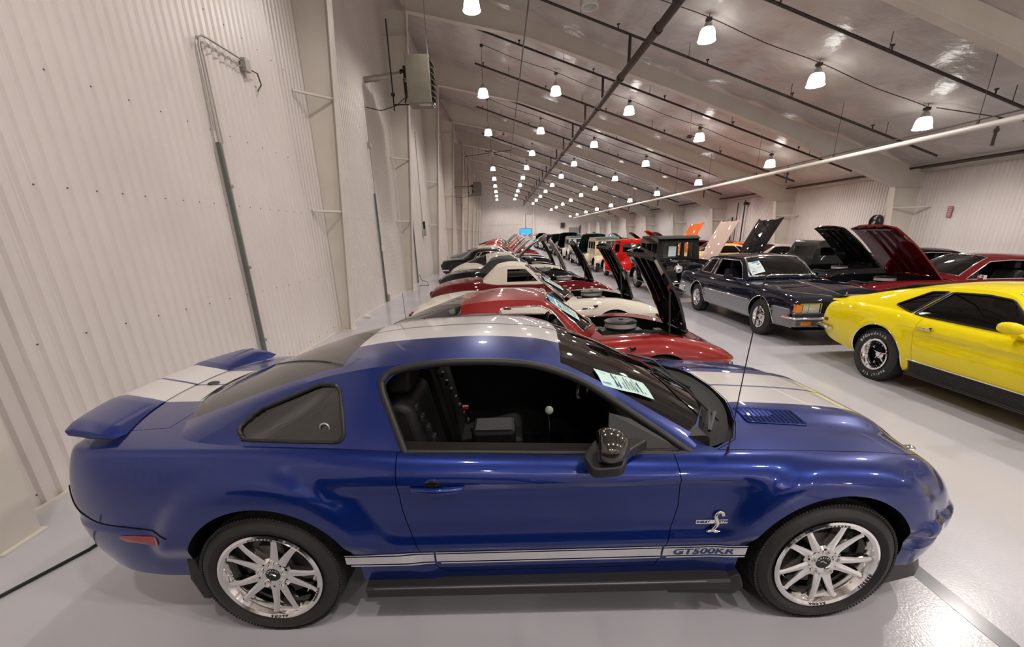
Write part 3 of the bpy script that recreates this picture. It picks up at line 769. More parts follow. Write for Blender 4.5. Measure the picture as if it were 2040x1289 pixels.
def round_poly(poly, r, n=4):
    out = []; N = len(poly)
    for i in range(N):
        p0 = Vector(poly[i-1]); p1 = Vector(poly[i]); p2 = Vector(poly[(i+1) % N])
        a = (p0-p1); c = (p2-p1); ra = min(r, a.length*0.45, c.length*0.45)
        A = p1+a.normalized()*ra; C_ = p1+c.normalized()*ra
        for k in range(n+1):
            t = k/n; q = A*(1-t)**2+p1*2*t*(1-t)+C_*t*t; out.append((q.x, q.y))
    return out
# ------------------------------------------------------------------ wheels
WHEELS = {}
def wheel_meshes(style, Rt, w, rr):
    key = (style, Rt, w, rr)
    if key in WHEELS: return WHEELS[key]
    n = 64 if style == 'tenspoke' else (40 if style != 'far' else 20)
    T = MB(); h = w/2
    T.lathe([(rr-0.008, -h*0.70), (rr+0.006, -h*0.86), (rr+(Rt-rr)*0.45, -h*1.0), (Rt-0.03, -h*0.93), (Rt-0.010, -h*0.80), (Rt-0.001, -h*0.6), (Rt, 0), (Rt-0.001, h*0.6), (Rt-0.010, h*0.8), (Rt-0.03, h*0.93), (rr+(Rt-rr)*0.45, h), (rr, h*0.8), (rr-0.01, h*0.6), (rr-0.01, -h*0.6)], n, 'y', closed=True)
    if style in ('tenspoke', 'magnum', 'slot'):
        m = 130 if style == 'tenspoke' else 90; bw = 2*PI*Rt/m*0.72
        for i in range(m):
            a = 2*PI*i/m
            for yy in (-0.72*h, 0.72*h):
                M_ = Matrix.Rotation(-a, 3, 'Y'); c = M_ @ Vector((Rt-0.0065, yy, 0)); T.box(c, (0.012, h*0.26, bw), M_)
            M_ = Matrix.Rotation(-a-0.02, 3, 'Y'); T.box(M_ @ Vector((Rt-0.003, 0, 0)), (0.008, h*0.9, bw), M_)
    tyre = T.mesh('tyre'); tyre.materials.append(M_tyre); shade(tyre, 40)
    Bm = MB(); o = -h*0.80
    dish = {'tenspoke': 0.03, 'magnum': 0.085, 'slot': 0.06, 'cap': 0.03, 'far': 0.03, 'wire': 0.04, 'white': 0.03}[style]
    Bm.lathe([(rr+0.006, o-0.012), (rr+0.008, o-0.02), (rr-0.004, o-0.024), (rr-0.018, o-0.018), (rr-0.026, o+0.0), (rr-0.034, o+0.02), (rr-0.045, o+0.06), (rr-0.05, h*0.7), (rr-0.005, h*0.75)], n, 'y')
    if style == 'tenspoke':
        hub = [(0.0, o+0.012), (0.045, o+0.006), (0.075, o+0.006), (0.092, o+0.018), (0.095, o+0.05), (0, o+0.05)]
        Bm.lathe(hub, 40, 'y')
        for i in range(10):
            a = 2*PI*i/10+(0.05 if i % 2 else -0.05)+0.157; M_ = Matrix.Rotation(-a, 3, 'Y'); V = []
            for r_, ww, dy, tw in ((0.065, 0.056, 0.010, 0), (0.10, 0.048, 0.010, 0.006), (0.15, 0.040, 0.004, 0.010), (0.20, 0.033, -0.001, 0.010), (rr-0.014, 0.036, -0.006, 0.0)):
                sgn = 1 if i % 2 else -1
                for (p, q) in ((-0.5, 0.03), (-0.42, 0.0), (-0.08, -0.004), (0.08, -0.004), (0.42, 0.0), (0.5, 0.03)):
                    V.append(M_ @ Vector((r_, o+dy+q, p*ww+tw*sgn*0.6)))
            F = []
            for s_ in range(4):
                for k in range(5): F.append((s_*6+k, s_*6+k+1, (s_+1)*6+k+1, (s_+1)*6+k))
                F.append((s_*6+5, s_*6, (s_+1)*6, (s_+1)*6+5))
            Bm.add(V, F)
        for i in range(5):
            a = 2*PI*i/5+0.3; c = (0.062*math.cos(a), o+0.004, 0.062*math.sin(a))
            Bm.lathe([(0.0135, -0.006), (0.019, -0.006), (0.0205, 0.012), (0.0135, 0.012)], 14, 'y', c, closed=True)
    elif style in ('magnum', 'white'):
        Bm.lathe([(rr-0.04, o+dish), (0.16, o+dish+0.01)], 40, 'y') if False else None
        Bm.lathe([(0.0, o+0.03), (0.028, o+0.032), (0.034, o+0.045), (0.06, o+0.06), (0.06, o+0.10), (0, o+0.10)], 24, 'y')
        for i in range(5):
            a = 2*PI*i/5+0.3; M_ = Matrix.Rotation(-a, 3, 'Y'); V = []
            for r_, ww, dy in ((0.035, 0.030, 0.05), (0.09, 0.022, 0.055), (rr-0.045, 0.026, dish+0.02)):
                for (p, q) in ((-0.5, 0.02), (-0.2, 0.0), (0.2, 0.0), (0.5, 0.02)): V.append(M_ @ Vector((r_, o+dy+q, p*ww)))
            F = []
            for s_ in range(2):
                for k in range(3): F.append((s_*4+k, s_*4+k+1, (s_+1)*4+k+1, (s_+1)*4+k))
            Bm.add(V, F)
        Bm.lathe([(rr-0.03, o+dish), (rr-0.05, o+dish+0.02), (rr-0.06, o+dish+0.05)], 40, 'y')
    elif style in ('slot', 'wire'):
        Bm.lathe([(0.0, o-0.004), (0.035, o), (0.045, o+0.03), (0.075, o+0.035), (0.085, o+0.05), (0.0, o+0.05)], 24, 'y')
        k5 = 10 if style == 'slot' else 24
        for i in range(k5):
            a = 2*PI*i/k5; M_ = Matrix.Rotation(-a, 3, 'Y')
            V = [M_ @ Vector((r_, o+dy+q, p*ww)) for r_, ww, dy in ((0.07, 0.030, 0.035), (rr-0.035, 0.05 if style == 'slot' else 0.01, dish)) for p, q in ((-0.5, 0.012), (0, 0), (0.5, 0.012))]
            Bm.add(V, [(0, 1, 4, 3), (1, 2, 5, 4)])
    else:
        Bm.lathe([(0.0, o-0.03), (0.05, o-0.028), (0.07, o-0.012), (0.10, o+0.0), (0.13, o-0.006), (rr-0.04, o-0.004), (rr-0.02, o-0.012)], n, 'y')
    rim = Bm.mesh('rim'); rim.materials.append(M_polish if style == 'tenspoke' else M_chrome); shade(rim, 32)
    D = MB(); D.lathe([(0.0, o+0.075), (rr-0.07, o+0.075), (rr-0.07, o+0.10), (0.0, o+0.10)], 32, 'y'); D.box((0.0, o+0.07, rr-0.13), (0.12, 0.06, 0.07))
    disc = D.mesh('brake_disc'); disc.materials.append(M_brake if style == 'tenspoke' else M_arch)
    WHEELS[key] = (tyre, rim, disc)
    return WHEELS[key]
def add_wheel(root, x, y, style, Rt, w, rr, steer=0.0, label=None, detail=True):
    """y<0: right side of the car"""
    ty, ri, di = wheel_meshes(style, Rt, w, rr)
    o = mesh_obj('wheel', ty, None, root); o.location = (x, y, Rt)
    o.rotation_euler = (0, 0, (0 if y < 0 else PI)+steer)
    r_ = mesh_obj('rim', ri, None, o)
    if detail: mesh_obj('brake_disc', di, None, o)
    return o
# ------------------------------------------------------------------ generic car
def arch_cutter(x, zc, r, yin=0.50, yout=1.3, m=M_arch, sq=1.0):
    poly = []
    for i in range(41):
        a = PI*i/40; poly.append((x+r*math.cos(a), zc+r*sq*math.sin(a)))
    poly += [(x-r, -0.1), (x+r, -0.1)]
    return both_prism(poly, yin, yout, m)
def card(root, body_fn, x, y, w, h, yaw, lift, sgn=1, name='window_card', m=None, blue=True, tilt=None, green=None):
    """paper card lying against the inside of the windscreen; w runs along y, h along the slope"""
    if green is not None:
        def P(u, v):
            xx = x+(v-0.5)*h*math.cos(yaw)-(u-0.5)*w*math.sin(yaw); yy = y+(u-0.5)*w*math.cos(yaw)+(v-0.5)*h*math.sin(yaw)
            return Vector((xx, yy, green.top(xx, yy)+lift))
    V = [P(u, v) for v in (0, 0.33, 0.66, 1) for u in (0, 0.5, 1)]; F = [(r*3+c, r*3+c+1, r*3+c+4, r*3+c+3) for r in range(3) for c in range(2)]
    me = pydata('card', V, F); o = mesh_obj(name, me, m or M_card, root)
    def patch(u0, u1, v0, v1, mm, nm):
        V = [P(u0, v0)+Vector((0, 0, 0.003)), P(u1, v0)+Vector((0, 0, 0.003)), P(u1, v1)+Vector((0, 0, 0.003)), P(u0, v1)+Vector((0, 0, 0.003))]
        return V
    if blue:
        b = MB(); b.add(patch(0.15, 0.85, 0.03, 0.20, None, ''), [(0, 1, 2, 3)]); b.build('picture', M_inkb, o, fix=False)
    b = MB()
    for i, v in enumerate((0.30, 0.36, 0.47, 0.53, 0.59, 0.65, 0.71, 0.80, 0.86)):
        u1 = (0.9, 0.8, 0.9, 0.85, 0.9, 0.7, 0.88, 0.8, 0.6)[i]
        b.add(patch(0.1, u1, v, v+(0.03 if i < 2 else 0.012), None, ''), [(0, 1, 2, 3)])
    b.build('printed_lines', M_ink, o, fix=False)
    return o
def interior(root, belt, xf, xr, zf=0.30, wy=0.62, seatm=None, wheel=True, roof=False, sx=None, lhd=True, low=False):
    seatm = seatm or M_inter
    fl = MB(); fl.bx(xr, xf, -wy-0.02, wy+0.02, zf-0.02, zf); fl.build('cabin_floor', M_arch, root)
    sx = sx if sx is not None else (xf+xr)/2+0.05
    for sy in (-0.36, 0.36):
        s = MB(); V = []
        b = MB()
        b.prism(round_poly([(sx-0.18, zf+0.05), (sx+0.30, zf+0.08), (sx+0.34, zf+0.24), (sx+0.28, zf+0.27), (sx-0.1, zf+0.20), (sx-0.22, zf+0.2)], 0.05), -0.25, 0.25, 'y', (0, sy, 0))
        o = b.build('seat_cushion', seatm, root, 50); bev(o, 0.03, 3)
        b = MB(); top = belt+ (0.14 if not low else -0.02)
        b.prism(round_poly([(sx-0.10, zf+0.18), (sx-0.0-0.24, top), (sx-0.33, top+0.02), (sx-0.40, top-0.03), (sx-0.26, zf+0.15)], 0.05), -0.235, 0.235, 'y', (0, sy, 0))
        o = b.build('seat_back', seatm, root, 50); bev(o, 0.04, 3)
        if not low:
            b = MB(); b.prism(round_poly([(sx-0.26, top+0.03), (sx-0.25, top+0.17), (sx-0.36, top+0.19), (sx-0.38, top+0.03)], 0.03), -0.13, 0.13, 'y', (0, sy, 0))
            o = b.build('headrest', seatm, root, 50); bev(o, 0.03, 3)
    b = MB(); b.prism(round_poly([(xf-0.02, zf+0.2), (xf-0.30, zf+0.3), (xf-0.34, belt-0.12), (xf-0.26, belt-0.01), (xf-0.02, belt-0.0)], 0.04), -wy, wy, 'y')
    b.build('dashboard', seatm, root, 50)
    b = MB(); b.bx(sx-0.1, xf-0.25, -0.10, 0.10, zf, zf+0.22); bev(b.build('centre_console', seatm, root), 0.02)
    if wheel:
        b = MB(); c = Vector((xf-0.42, 0.36, belt-0.04)); M_ = Matrix.Rotation(R(-65), 3, 'Y')
        ring = [c+M_ @ Vector((0.18*math.cos(2*PI*i/24), 0.18*math.sin(2*PI*i/24), 0)) for i in range(25)]
        b.tube(ring, 0.014, 6, cap=False); b.tube([c, c+M_ @ Vector((0.17, 0, 0))], 0.012, 5); b.tube([c, c+M_ @ Vector((-0.08, 0.15, 0))], 0.012, 5); b.tube([c, c+M_ @ Vector((-0.08, -0.15, 0))], 0.012, 5)
        b.tube([c, c+Vector((0.2, 0, -0.08))], 0.03, 8)
        b.build('steering_wheel', M_black, root, 60)
def build_car(S):
    """assembles a car at the origin, nose towards +x, and returns its root"""
    B, G = S['body'], S.get('green'); root = empty(S['name']); P = S['paint']
    parts = {}
    me = B.solid(); me.materials.append(None); cut = []
    xr_, xf_ = S['axles']; Rt = S['Rt']
    for x, rr, zc_ in S['arches']: cut.append(arch_cutter(x, zc_, rr, S.get('yin', 0.5)))
    if 'cabin' in S: cut.append(prism_me(S['cabin'], S.get('cabz', 0.30), 1.8, 'z', M_inter))
    if 'cowl' in S: cut.append(prism_me(S['cowl'][0], S['cowl'][1], 1.8, 'z', M_black))
    if 'bay' in S: cut.append(prism_me(S['bay'], S.get('bayz', 0.42), 1.8, 'z', M_arch))
    for c in S.get('cuts', []): cut.append(c)
    g = S.get('gap', 0.004)
    if 'hood' in S and 'bay' not in S: cut.append(prism_me(S['hood'], S['hoodz'], 1.8, 'z', M_arch))
    if 'trunk' in S: cut.append(prism_me(S['trunk'], S['trunkz'], 1.8, 'z', M_arch))
    if 'door' in S: cut.append(both_prism(S['door'], S.get('doory', 0.78), 1.4, M_arch))
    body = boolean(me, cut)
    def fill(me_, m0):   # None slots become paint
        for i, m_ in enumerate(me_.materials):
            if m_ is None: me_.materials[i] = m0
        if len(me_.materials) == 0: me_.materials.append(m0)
        shade(me_, 28); return me_
    parts['body'] = mesh_obj('body', fill(body, P), None, root)
    if S.get('under', True):
        b = MB(); b.bx(xr_-0.6, xf_+0.55, -0.5, 0.5, 0.17, B.zb(0)+0.05); b.build('underbody', M_arch, root)
    if 'door' in S:
        m_ = B.solid(); m_.materials.append(None)
        dm = boolean(boolean(m_, [both_prism(inset_poly(S['door'], g), S.get('doory', 0.78)+0.005, 1.4, M_arch)], 'INTERSECT'), [prism_me(S['cabin'], 0.2, 1.8, 'z', M_inter)] if 'cabin' in S else [])
        # two doors, one object each
        for sgn in (-1, 1):
            bm = bmesh.new(); bm.from_mesh(dm)
            bmesh.ops.delete(bm, geom=[v for v in bm.verts if v.co.y*sgn < 0], context='VERTS')
            d2 = bpy.data.meshes.new('door'); bm.to_mesh(d2); bm.free()
            for mm in dm.materials: d2.materials.append(mm)
            parts['door%d' % sgn] = mesh_obj('door', fill(d2, P), None, root)
    if 'hood' in S:
        if S.get('open'):
            sk = setmats(B.shell(0.028), [S.get('hoodpaint', P), S.get('hoodunder', M_black)])
            hm = boolean(sk, [prism_me(S['hood'], 0.2, 1.8, 'z', S.get('hoodunder', M_black))], 'INTERSECT')
            ang, hx, hz = S['open']
            o = mesh_obj('hood', fill(hm, P), None, root)
            M_ = Matrix.Translation((hx, 0, hz)) @ Matrix.Rotation(R(ang), 4, 'Y') @ Matrix.Translation((-hx, 0, -hz))
            # underside bracing
            x0 = min(p[0] for p in S['hood']); x1 = max(p[0] for p in S['hood']); br = MB()
            for yy in (-0.28, 0.28, 0.0):
                pts = [(x, yy*(0.9 if yy else 1), B.top(x, yy)-0.04) for x in np.linspace(x0+0.08, x1-0.12, 6)]; br.tube(pts, 0.022, 6)
            for xx in (x0+0.1, x1-0.15): br.tube([(xx, y, B.top(xx, y)-0.04) for y in np.linspace(-0.5, 0.5, 5)], 0.022, 6)
            bo = br.build('hood_brace', S.get('hoodunder', M_black), o, 60)
            o.data.transform(M_); bo.data.transform(M_); parts['hood'] = o
            if 'prop' in S:
                b = MB(); b.tube(S['prop'], 0.012, 6); b.build('hood_prop', M_chrome if S.get('propchrome') else M_black, root)
        else:
            m_ = B.solid(); m_.materials.append(None)
            hm = boolean(m_, [prism_me(inset_poly(S['hood'], g), S['hoodz']+0.003, 1.8, 'z', M_arch)]+[], 'INTERSECT')
            parts['hood'] = mesh_obj('hood', fill(hm, S.get('hoodpaint', P)), None, root)
    if 'trunk' in S:
        m_ = B.solid(); m_.materials.append(None)
        parts['trunk'] = mesh_obj('trunk_lid', fill(boolean(m_, [prism_me(inset_poly(S['trunk'], g), S['trunkz']+0.003, 1.8, 'z', M_arch)], 'INTERSECT'), P), None, root)
    if G is not None:
        sh = setmats(G.shell(), [S.get('roofpaint', P), S.get('liner', M_inter)])
        cuts = [both_prism(p, 0.30, 1.3, M_trim) for p, _ in S.get('sidewin', [])]
        for key in ('screen', 'rearglass'):
            if key in S: cuts.append(prism_me(S[key], 0.6, 1.9, 'z', M_trim))
        if 'greencut' in S: cuts += S['greencut']
        gm = boolean(sh, cuts)
        parts['roof'] = mesh_obj('roof', fill(gm, S.get('roofpaint', P)), None, root)
        gl = lambda: setmats(G.shell(0.006, 0.004), [None])
        if 'screen' in S:
            x_ = boolean(gl(), [prism_me(inset_poly(S['screen'], -0.012), 0.6, 1.9, 'z')], 'INTERSECT')
            parts['screen'] = mesh_obj('windshield', shade2(x_, S.get('gscreen', G_clear)), None, root)
            if S.get('screentrim'): frame_trim(G, S['screen'], S['screentrim'], root, 'windshield_frame', S.get('ftr', 0.012))
        if 'rearglass' in S:
            x_ = boolean(gl(), [prism_me(inset_poly(S['rearglass'], -0.012), 0.6, 1.9, 'z')], 'INTERSECT')
            parts['rear'] = mesh_obj('rear_window', shade2(x_, S.get('grear', G_green)), None, root)
        for p, gmat in S.get('sidewin', []):
            if gmat is not None:
                for ya, yb in ((0.3, 1.3), (-1.3, -0.3)):
                    x_ = boolean(gl(), [prism_me(inset_poly(p, -0.012), ya, yb, 'y')], 'INTERSECT')
                    mesh_obj('side_window', shade2(x_, gmat), None, root)
            if S.get('wintrim'):
                for sgn in (-1, 1):
                    pts = []
                    pp = p+[p[0]]
                    for (a, b_), (c, d) in zip(pp[:-1], pp[1:]):
                        for k in range(4):
                            xx = a+(c-a)*k/4; zz = b_+(d-b_)*k/4; pts.append((xx, sgn*(G.side(xx, zz)+0.004), zz))
                    pts.append(pts[0]); b = MB(); b.tube(pts, S.get('wtr', 0.012), 6, cap=False)
                    b.build('window_frame', S['wintrim'], root, 60)
    for x, ysgn in ((xr_, -1), (xr_, 1), (xf_, -1), (xf_, 1)):
        add_wheel(root, x, ysgn*S['track'], S['wheel'], Rt, S['tw'], S['rr'], detail=S.get('detail', True))
    return root, parts
def shade2(me, m):
    me.materials.clear(); me.materials.append(m)
    me.polygons.foreach_set('material_index', np.zeros(len(me.polygons), dtype=np.int32)); shade(me, 40); return me
def frame_trim(G, poly, m, root, name, r=0.012):
    pts = []; pp = poly+[poly[0]]
    for (a, b_), (c, d) in zip(pp[:-1], pp[1:]):
        for k in range(4):
            xx = a+(c-a)*k/4; yy = b_+(d-b_)*k/4; pts.append((xx, yy, G.top(xx, yy)+0.004))
    pts.append(pts[0]); b = MB(); b.tube(pts, r, 6, cap=False); b.build(name, m, root, 60)
def engine(root, x0, x1, z, wy=0.40, cleaner=True, cx=None, valve=None, cz=None):
    b = MB(); b.bx(x0, x1, -wy, wy, z-0.2, z-0.1); b.build('bay_floor', M_engine, root)
    cx = cx if cx is not None else (x0+x1)/2-0.08
    cz = cz if cz is not None else z+0.14
    b = MB(); b.bx(cx-0.3, cx+0.28, -0.2, 0.2, z-0.16, z+0.02); b.bx(cx-0.25, cx+0.25, -0.1, 0.1, z, cz-0.02)
    for i in range(8): b.tube([(cx-0.22+0.06*i, -0.2, z), (cx-0.2+0.06*i, -0.32, z+0.03), (cx-0.15+0.05*i, -0.36, z-0.1)], 0.012, 5); b.tube([(cx-0.22+0.06*i, 0.2, z), (cx-0.2+0.06*i, 0.32, z+0.03), (cx-0.15+0.05*i, 0.36, z-0.1)], 0.012, 5)
    b.build('engine_block', M_engine, root)
    for s_ in (-1, 1):
        b = MB(); b.bx(cx-0.25, cx+0.25, s_*0.15-0.05, s_*0.15+0.05, z+0.0, z+0.07); bev(b.build('valve_cover', valve or M_alloy, root), 0.01)
    if cleaner:
        b = MB(); b.lathe([(0, 0.0), (0.19, 0.0), (0.195, 0.01), (0.195, 0.015), (0, 0.015)], 28, 'z', (cx, 0, cz)); b.lathe([(0, 0.07), (0.196, 0.07), (0.198, 0.078), (0.17, 0.092), (0.03, 0.095), (0.02, 0.11), (0, 0.11)], 28, 'z', (cx, 0, cz)); b.build('air_cleaner', M_trim, root, 40)
        b = MB(); b.lathe([(0.18, 0.012), (0.188, 0.012), (0.188, 0.072), (0.18, 0.072)], 28, 'z', (cx, 0, cz), closed=True); b.build('air_filter', M_filter, root, 40)
    b = MB(); b.bx(x1-0.16, x1-0.08, -wy+0.12, wy-0.12, z-0.15, z+0.06); b.build('radiator', M_alloy, root)
    b = MB(); b.tube([(x0+0.1, -wy+0.06, z+0.04), (x0+0.3, -wy+0.1, z+0.08), (cx, -0.3, z+0.05)], 0.012, 6); b.tube([(x0+0.1, wy-0.1, z+0.04), (x0+0.3, wy-0.14, z+0.1), (cx+0.1, 0.2, z+0.06)], 0.010, 6); b.box((x0+0.12, wy*0.5, z+0.03), (0.12, 0.2, 0.12)); b.build('hoses_and_reservoir', M_alloy, root)
    b = MB(); b.tube([(x1-0.06, -0.1, z+0.05), (x1-0.2, -0.12, z+0.1), (cx+0.22, 0.0, z+0.06)], 0.025, 8); b.tube([(x1-0.06, 0.25, z), (x1-0.25, 0.3, z+0.02), (cx, 0.34, z-0.05)], 0.02, 8); b.build('hose', M_rubber, root, 60)
# ------------------------------------------------------------------ the blue coupe in front
def hero():
    xr, xf, za = -1.36, 1.36, 0.345
    def disp(x, z):
        d = 0.0
        for xc in (xr, xf):
            r = math.hypot(x-xc, (z-za)*0.92)
            d += 0.036*smooth01((0.575-r)/0.09)*smooth01((z-0.44)/0.12)
        xb = -1.06+(0.86-z)*0.80; xe = 0.98-max(0, 0.80-z)*0.10
        top = 0.845+0.02*x*0.0
        s = smooth01((x-xb)/0.10)*smooth01((xe-x)/0.16)
        d -= 0.022*s*smooth01((top-z)/0.035)*smooth01((z-0.50)/0.07)
        d -= 0.010*s*smooth01((0.50-z)/0.05)
        if x < -1.75: d += 0.012*smooth01((0.66-z)/0.03)*smooth01((-1.75-x)/0.2)
        if x > 1.72: d += smooth01((x-1.72)/0.12)*(0.035*smooth01((0.60-z)/0.03)*smooth01((z-0.46)/0.05)+0.022*smooth01((0.44-z)/0.02)-0.02*smooth01((z-0.40)/0.02)*smooth01((0.48-z)/0.02))
        return d
    def dtop(x, y):
        y = abs(y); t = 0.0
        if x > 0.9: t += 0.028*smooth01((0.50-y)/0.12)*smooth01((x-0.9)/0.25)*smooth01((2.15-x)/0.35)
        return t
    def xsh(x, z):
        d = 0.0
        if x > 1.85: d += (x-1.85)/0.34*(-0.12*smooth01((z-0.60)/0.25)+0.02*smooth01((0.62-z)/0.1)-0.05*smooth01((0.36-z)/0.1))
        if x < -2.1: d += (-2.1-x)/0.28*(0.05*smooth01((z-0.72)/0.3)+0.06*smooth01((0.5-z)/0.15))
        return d
    B = Body(zc=[(-2.38, 0.94), (-2.35, 1.01), (-2.30, 1.04), (-2.2, 1.055), (-1.9, 1.055), (-1.1, 1.03), (-0.5, 0.99), (0.5, 0.955), (0.9, 0.955), (1.3, 0.935), (1.7, 0.895), (1.92, 0.835), (2.05, 0.775), (2.13, 0.71), (2.19, 0.62)],
             zs=[(-2.38, 0.90), (-2.34, 0.985), (-2.22, 1.015), (-1.9, 1.02), (-1.1, 1.005), (-0.6, 0.975), (0.1, 0.95), (0.6, 0.935), (0.9, 0.925), (1.36, 0.90), (1.75, 0.855), (1.92, 0.80), (2.05, 0.735), (2.13, 0.68), (2.19, 0.60)],
             hw=[(-2.38, 0.50), (-2.365, 0.66), (-2.31, 0.765), (-2.21, 0.835), (-2.0, 0.885), (-1.7, 0.90), (-1.36, 0.905), (-0.6, 0.91), (0.6, 0.905), (1.36, 0.90), (1.7, 0.885), (1.82, 0.865), (1.92, 0.825), (2.00, 0.765), (2.08, 0.67), (2.15, 0.52), (2.19, 0.38)],
             zm=[(-2.38, 0.74), (-1.8, 0.78), (-1.0, 0.80), (0.8, 0.80), (1.5, 0.72), (1.9, 0.62), (2.19, 0.52)],
             wb=0.94, zb=[(-2.38, 0.56), (-2.32, 0.46), (-2.2, 0.385), (-1.8, 0.33), (-0.9, 0.285), (0.9, 0.275), (1.7, 0.275), (1.95, 0.29), (2.1, 0.33), (2.19, 0.44)],
             ks=[(-2.38, 0.9), (-1.9, 0.885), (-0.6, 0.88), (0.6, 0.86), (1.36, 0.84), (2.19, 0.80)], pt=3.0, disp=disp, dtop=dtop, xsh=xsh, nx=170, nt=16, ns=10, nl=30)
    G = Green(zc=[(-2.0, 1.045), (-1.7, 1.15), (-1.35, 1.27), (-1.05, 1.345), (-0.7, 1.39), (-0.35, 1.402), (-0.05, 1.385), (0.10, 1.355), (0.40, 1.245), (0.75, 1.08), (1.0, 0.955)],
              yr=[(-2.0, 0.60), (-1.6, 0.60), (-1.05, 0.60), (-0.3, 0.60), (0.10, 0.605), (0.5, 0.665), (0.85, 0.725), (1.0, 0.75)],
              zr=[(-2.0, 1.015), (-1.7, 1.105), (-1.35, 1.215), (-1.05, 1.285), (-0.7, 1.33), (-0.35, 1.345), (-0.05, 1.33), (0.10, 1.30), (0.40, 1.185), (0.75, 1.02), (1.0, 0.90)],
              yb=[(-2.0, 0.80), (-1.0, 0.815), (0.2, 0.815), (0.7, 0.81), (1.0, 0.79)],
              zb=[(-2.0, 1.0), (-1.1, 0.985), (-0.6, 0.96), (0.1, 0.935), (0.6, 0.915), (1.0, 0.89)],
              kx=[(-2.0, -0.13), (-1.3, -0.07), (-0.8, 0.0), (-0.2, 0.0), (0.1, 0.05), (0.6, 0.16), (1.0, 0.22)], nx=90, nt=14, ng=12, th=0.035)
    win = round_poly([(-0.665, 0.985), (-0.755, 1.235), (-0.70, 1.285), (-0.42, 1.318), (-0.05, 1.298), (0.17, 1.215), (0.40, 1.075), (0.63, 0.925), (0.0, 0.948)], 0.04, 3)
    win = inset_poly(win, -0.014)
    qwin = round_poly([(-0.93, 1.02), (-0.975, 1.245), (-1.07, 1.25), (-1.38, 1.135), (-1.455, 1.07), (-1.41, 1.035)], 0.05, 4)
    cab = [(-1.05, -0.60), (-0.7, -0.74), (0.55, -0.74), (0.78, -0.60), (0.86, 0), (0.78, 0.60), (0.55, 0.74), (-0.7, 0.74), (-1.05, 0.60)]
    hood = [(0.80, -0.775), (0.93, -0.68), (1.02, -0.5), (1.085, -0.25), (1.10, 0), (1.085, 0.25), (1.02, 0.5), (0.93, 0.68), (0.80, 0.775), (1.36, 0.765), (1.75, 0.735), (1.93, 0.66), (2.00, 0.5), (2.04, 0.25), (2.05, 0), (2.04, -0.25), (2.00, -0.5), (1.93, -0.66), (1.75, -0.735), (1.36, -0.765)]
    cowl = [(0.50, -0.66), (0.66, -0.72), (0.76, -0.735), (0.80, -0.76), (0.925, -0.675), (1.015, -0.5), (1.08, -0.25), (1.095, 0), (1.08, 0.25), (1.015, 0.5), (0.925, 0.675), (0.80, 0.76), (0.76, 0.735), (0.66, 0.72), (0.50, 0.66)]
    door = [(0.535, 0.25+0.08), (0.575, 0.50), (0.605, 0.70), (0.60, 0.84), (0.55, 1.2), (-0.685, 1.2), (-0.69, 0.90), (-0.68, 0.72), (-0.65, 0.56), (-0.60, 0.42), (-0.53, 0.345), (-0.47, 0.325)]
    trunk = [(-1.86, -0.62), (-1.83, 0), (-1.86, 0.62), (-2.28, 0.66), (-2.32, 0.3), (-2.33, 0), (-2.32, -0.3), (-2.28, -0.66)]
    S = dict(name='blue_coupe', body=B, green=G, paint=P_blue, axles=(xr, xf), Rt=0.345, tw=0.265, rr=0.245, track=0.775, wheel='tenspoke',
             arches=[(xr+0.03, 0.41, 0.36), (xf-0.02, 0.405, 0.36)], cabin=cab, cowl=(cowl, 0.885), hood=hood, hoodz=0.62, trunk=trunk, trunkz=0.80, door=door, doory=0.80,
             sidewin=[(win, None), (qwin, G_tint)], screen=[(0.085, -0.545), (0.12, 0.0), (0.085, 0.545), (0.42, 0.60), (0.73, 0.665), (0.90, 0.35), (0.945, 0), (0.90, -0.35), (0.73, -0.665), (0.42, -0.60)],
             rearglass=[(-0.99, -0.535), (-0.97, 0), (-0.99, 0.535), (-1.45, 0.54), (-1.86, 0.545), (-1.93, 0.3), (-1.96, 0), (-1.93, -0.3), (-1.86, -0.545), (-1.45, -0.54)], gscreen=G_clear, grear=G_green, yin=0.55,
             greencut=[prism_me([(0.735, -0.69), (0.90, -0.35), (0.945, 0), (0.90, 0.35), (0.735, 0.69), (1.3, 0.95), (1.3, -0.95)], 0.5, 1.3, 'z', M_black)])
    root, parts = build_car(S)
    side = lambda x, z: -(B.side(x, z))
    def onside(me_uv, name, m, parent=root, lift=0.003):
        """me_uv: list of (x,z) quads -> surface hugging the right flank"""
        V = []; F = []
        for quad in me_uv:
            k = len(V)
            for x, z in quad: V.append((x, side(x, z)-lift, z))
            F.append((k, k+1, k+2, k+3))
        return mesh_obj(name, pydata(name, V, F), m, parent)
    # side stripe: thin, wide, thin bands, left and right
    def band(x0, x1, za_, zb_, n=44, slant=0.0):
        out = []
        for i in range(n):
            a = x0+(x1-x0)*i/n; c = x0+(x1-x0)*(i+1)/n
            out.append([(a, za_), (c, za_), (c, zb_), (a, zb_)])
        return out
    zl = lambda x: 0.0
    for (a, c) in ((-0.985, -0.555), (-0.545, 0.552), (0.562, 0.965)):
        for z0, z1 in ((0.458, 0.466), (0.402, 0.450), (0.386, 0.394)):
            onside(band(a+0.02*(z0 < 0.4), c, z0, z1, 14), 'side_stripe', P_side)
    # lettering on the stripe
    def flank_text(body, size, x, z, m, sx=1.1, shear=0.2, name='lettering', ext=0.0008, bold=0.0):
        me = text_mesh(body, size, ext, 'CENTER', shear, sx, bold)
        me.transform(Matrix.Translation((x, side(x, z)-0.0048, z)) @ Matrix.Rotation(PI/2, 4, 'X'))
        for v in me.vertices: v.co.y += (side(v.co.x, z)-side(x, z))
        return mesh_obj(name, me, P_bluep if m is None else m, root)
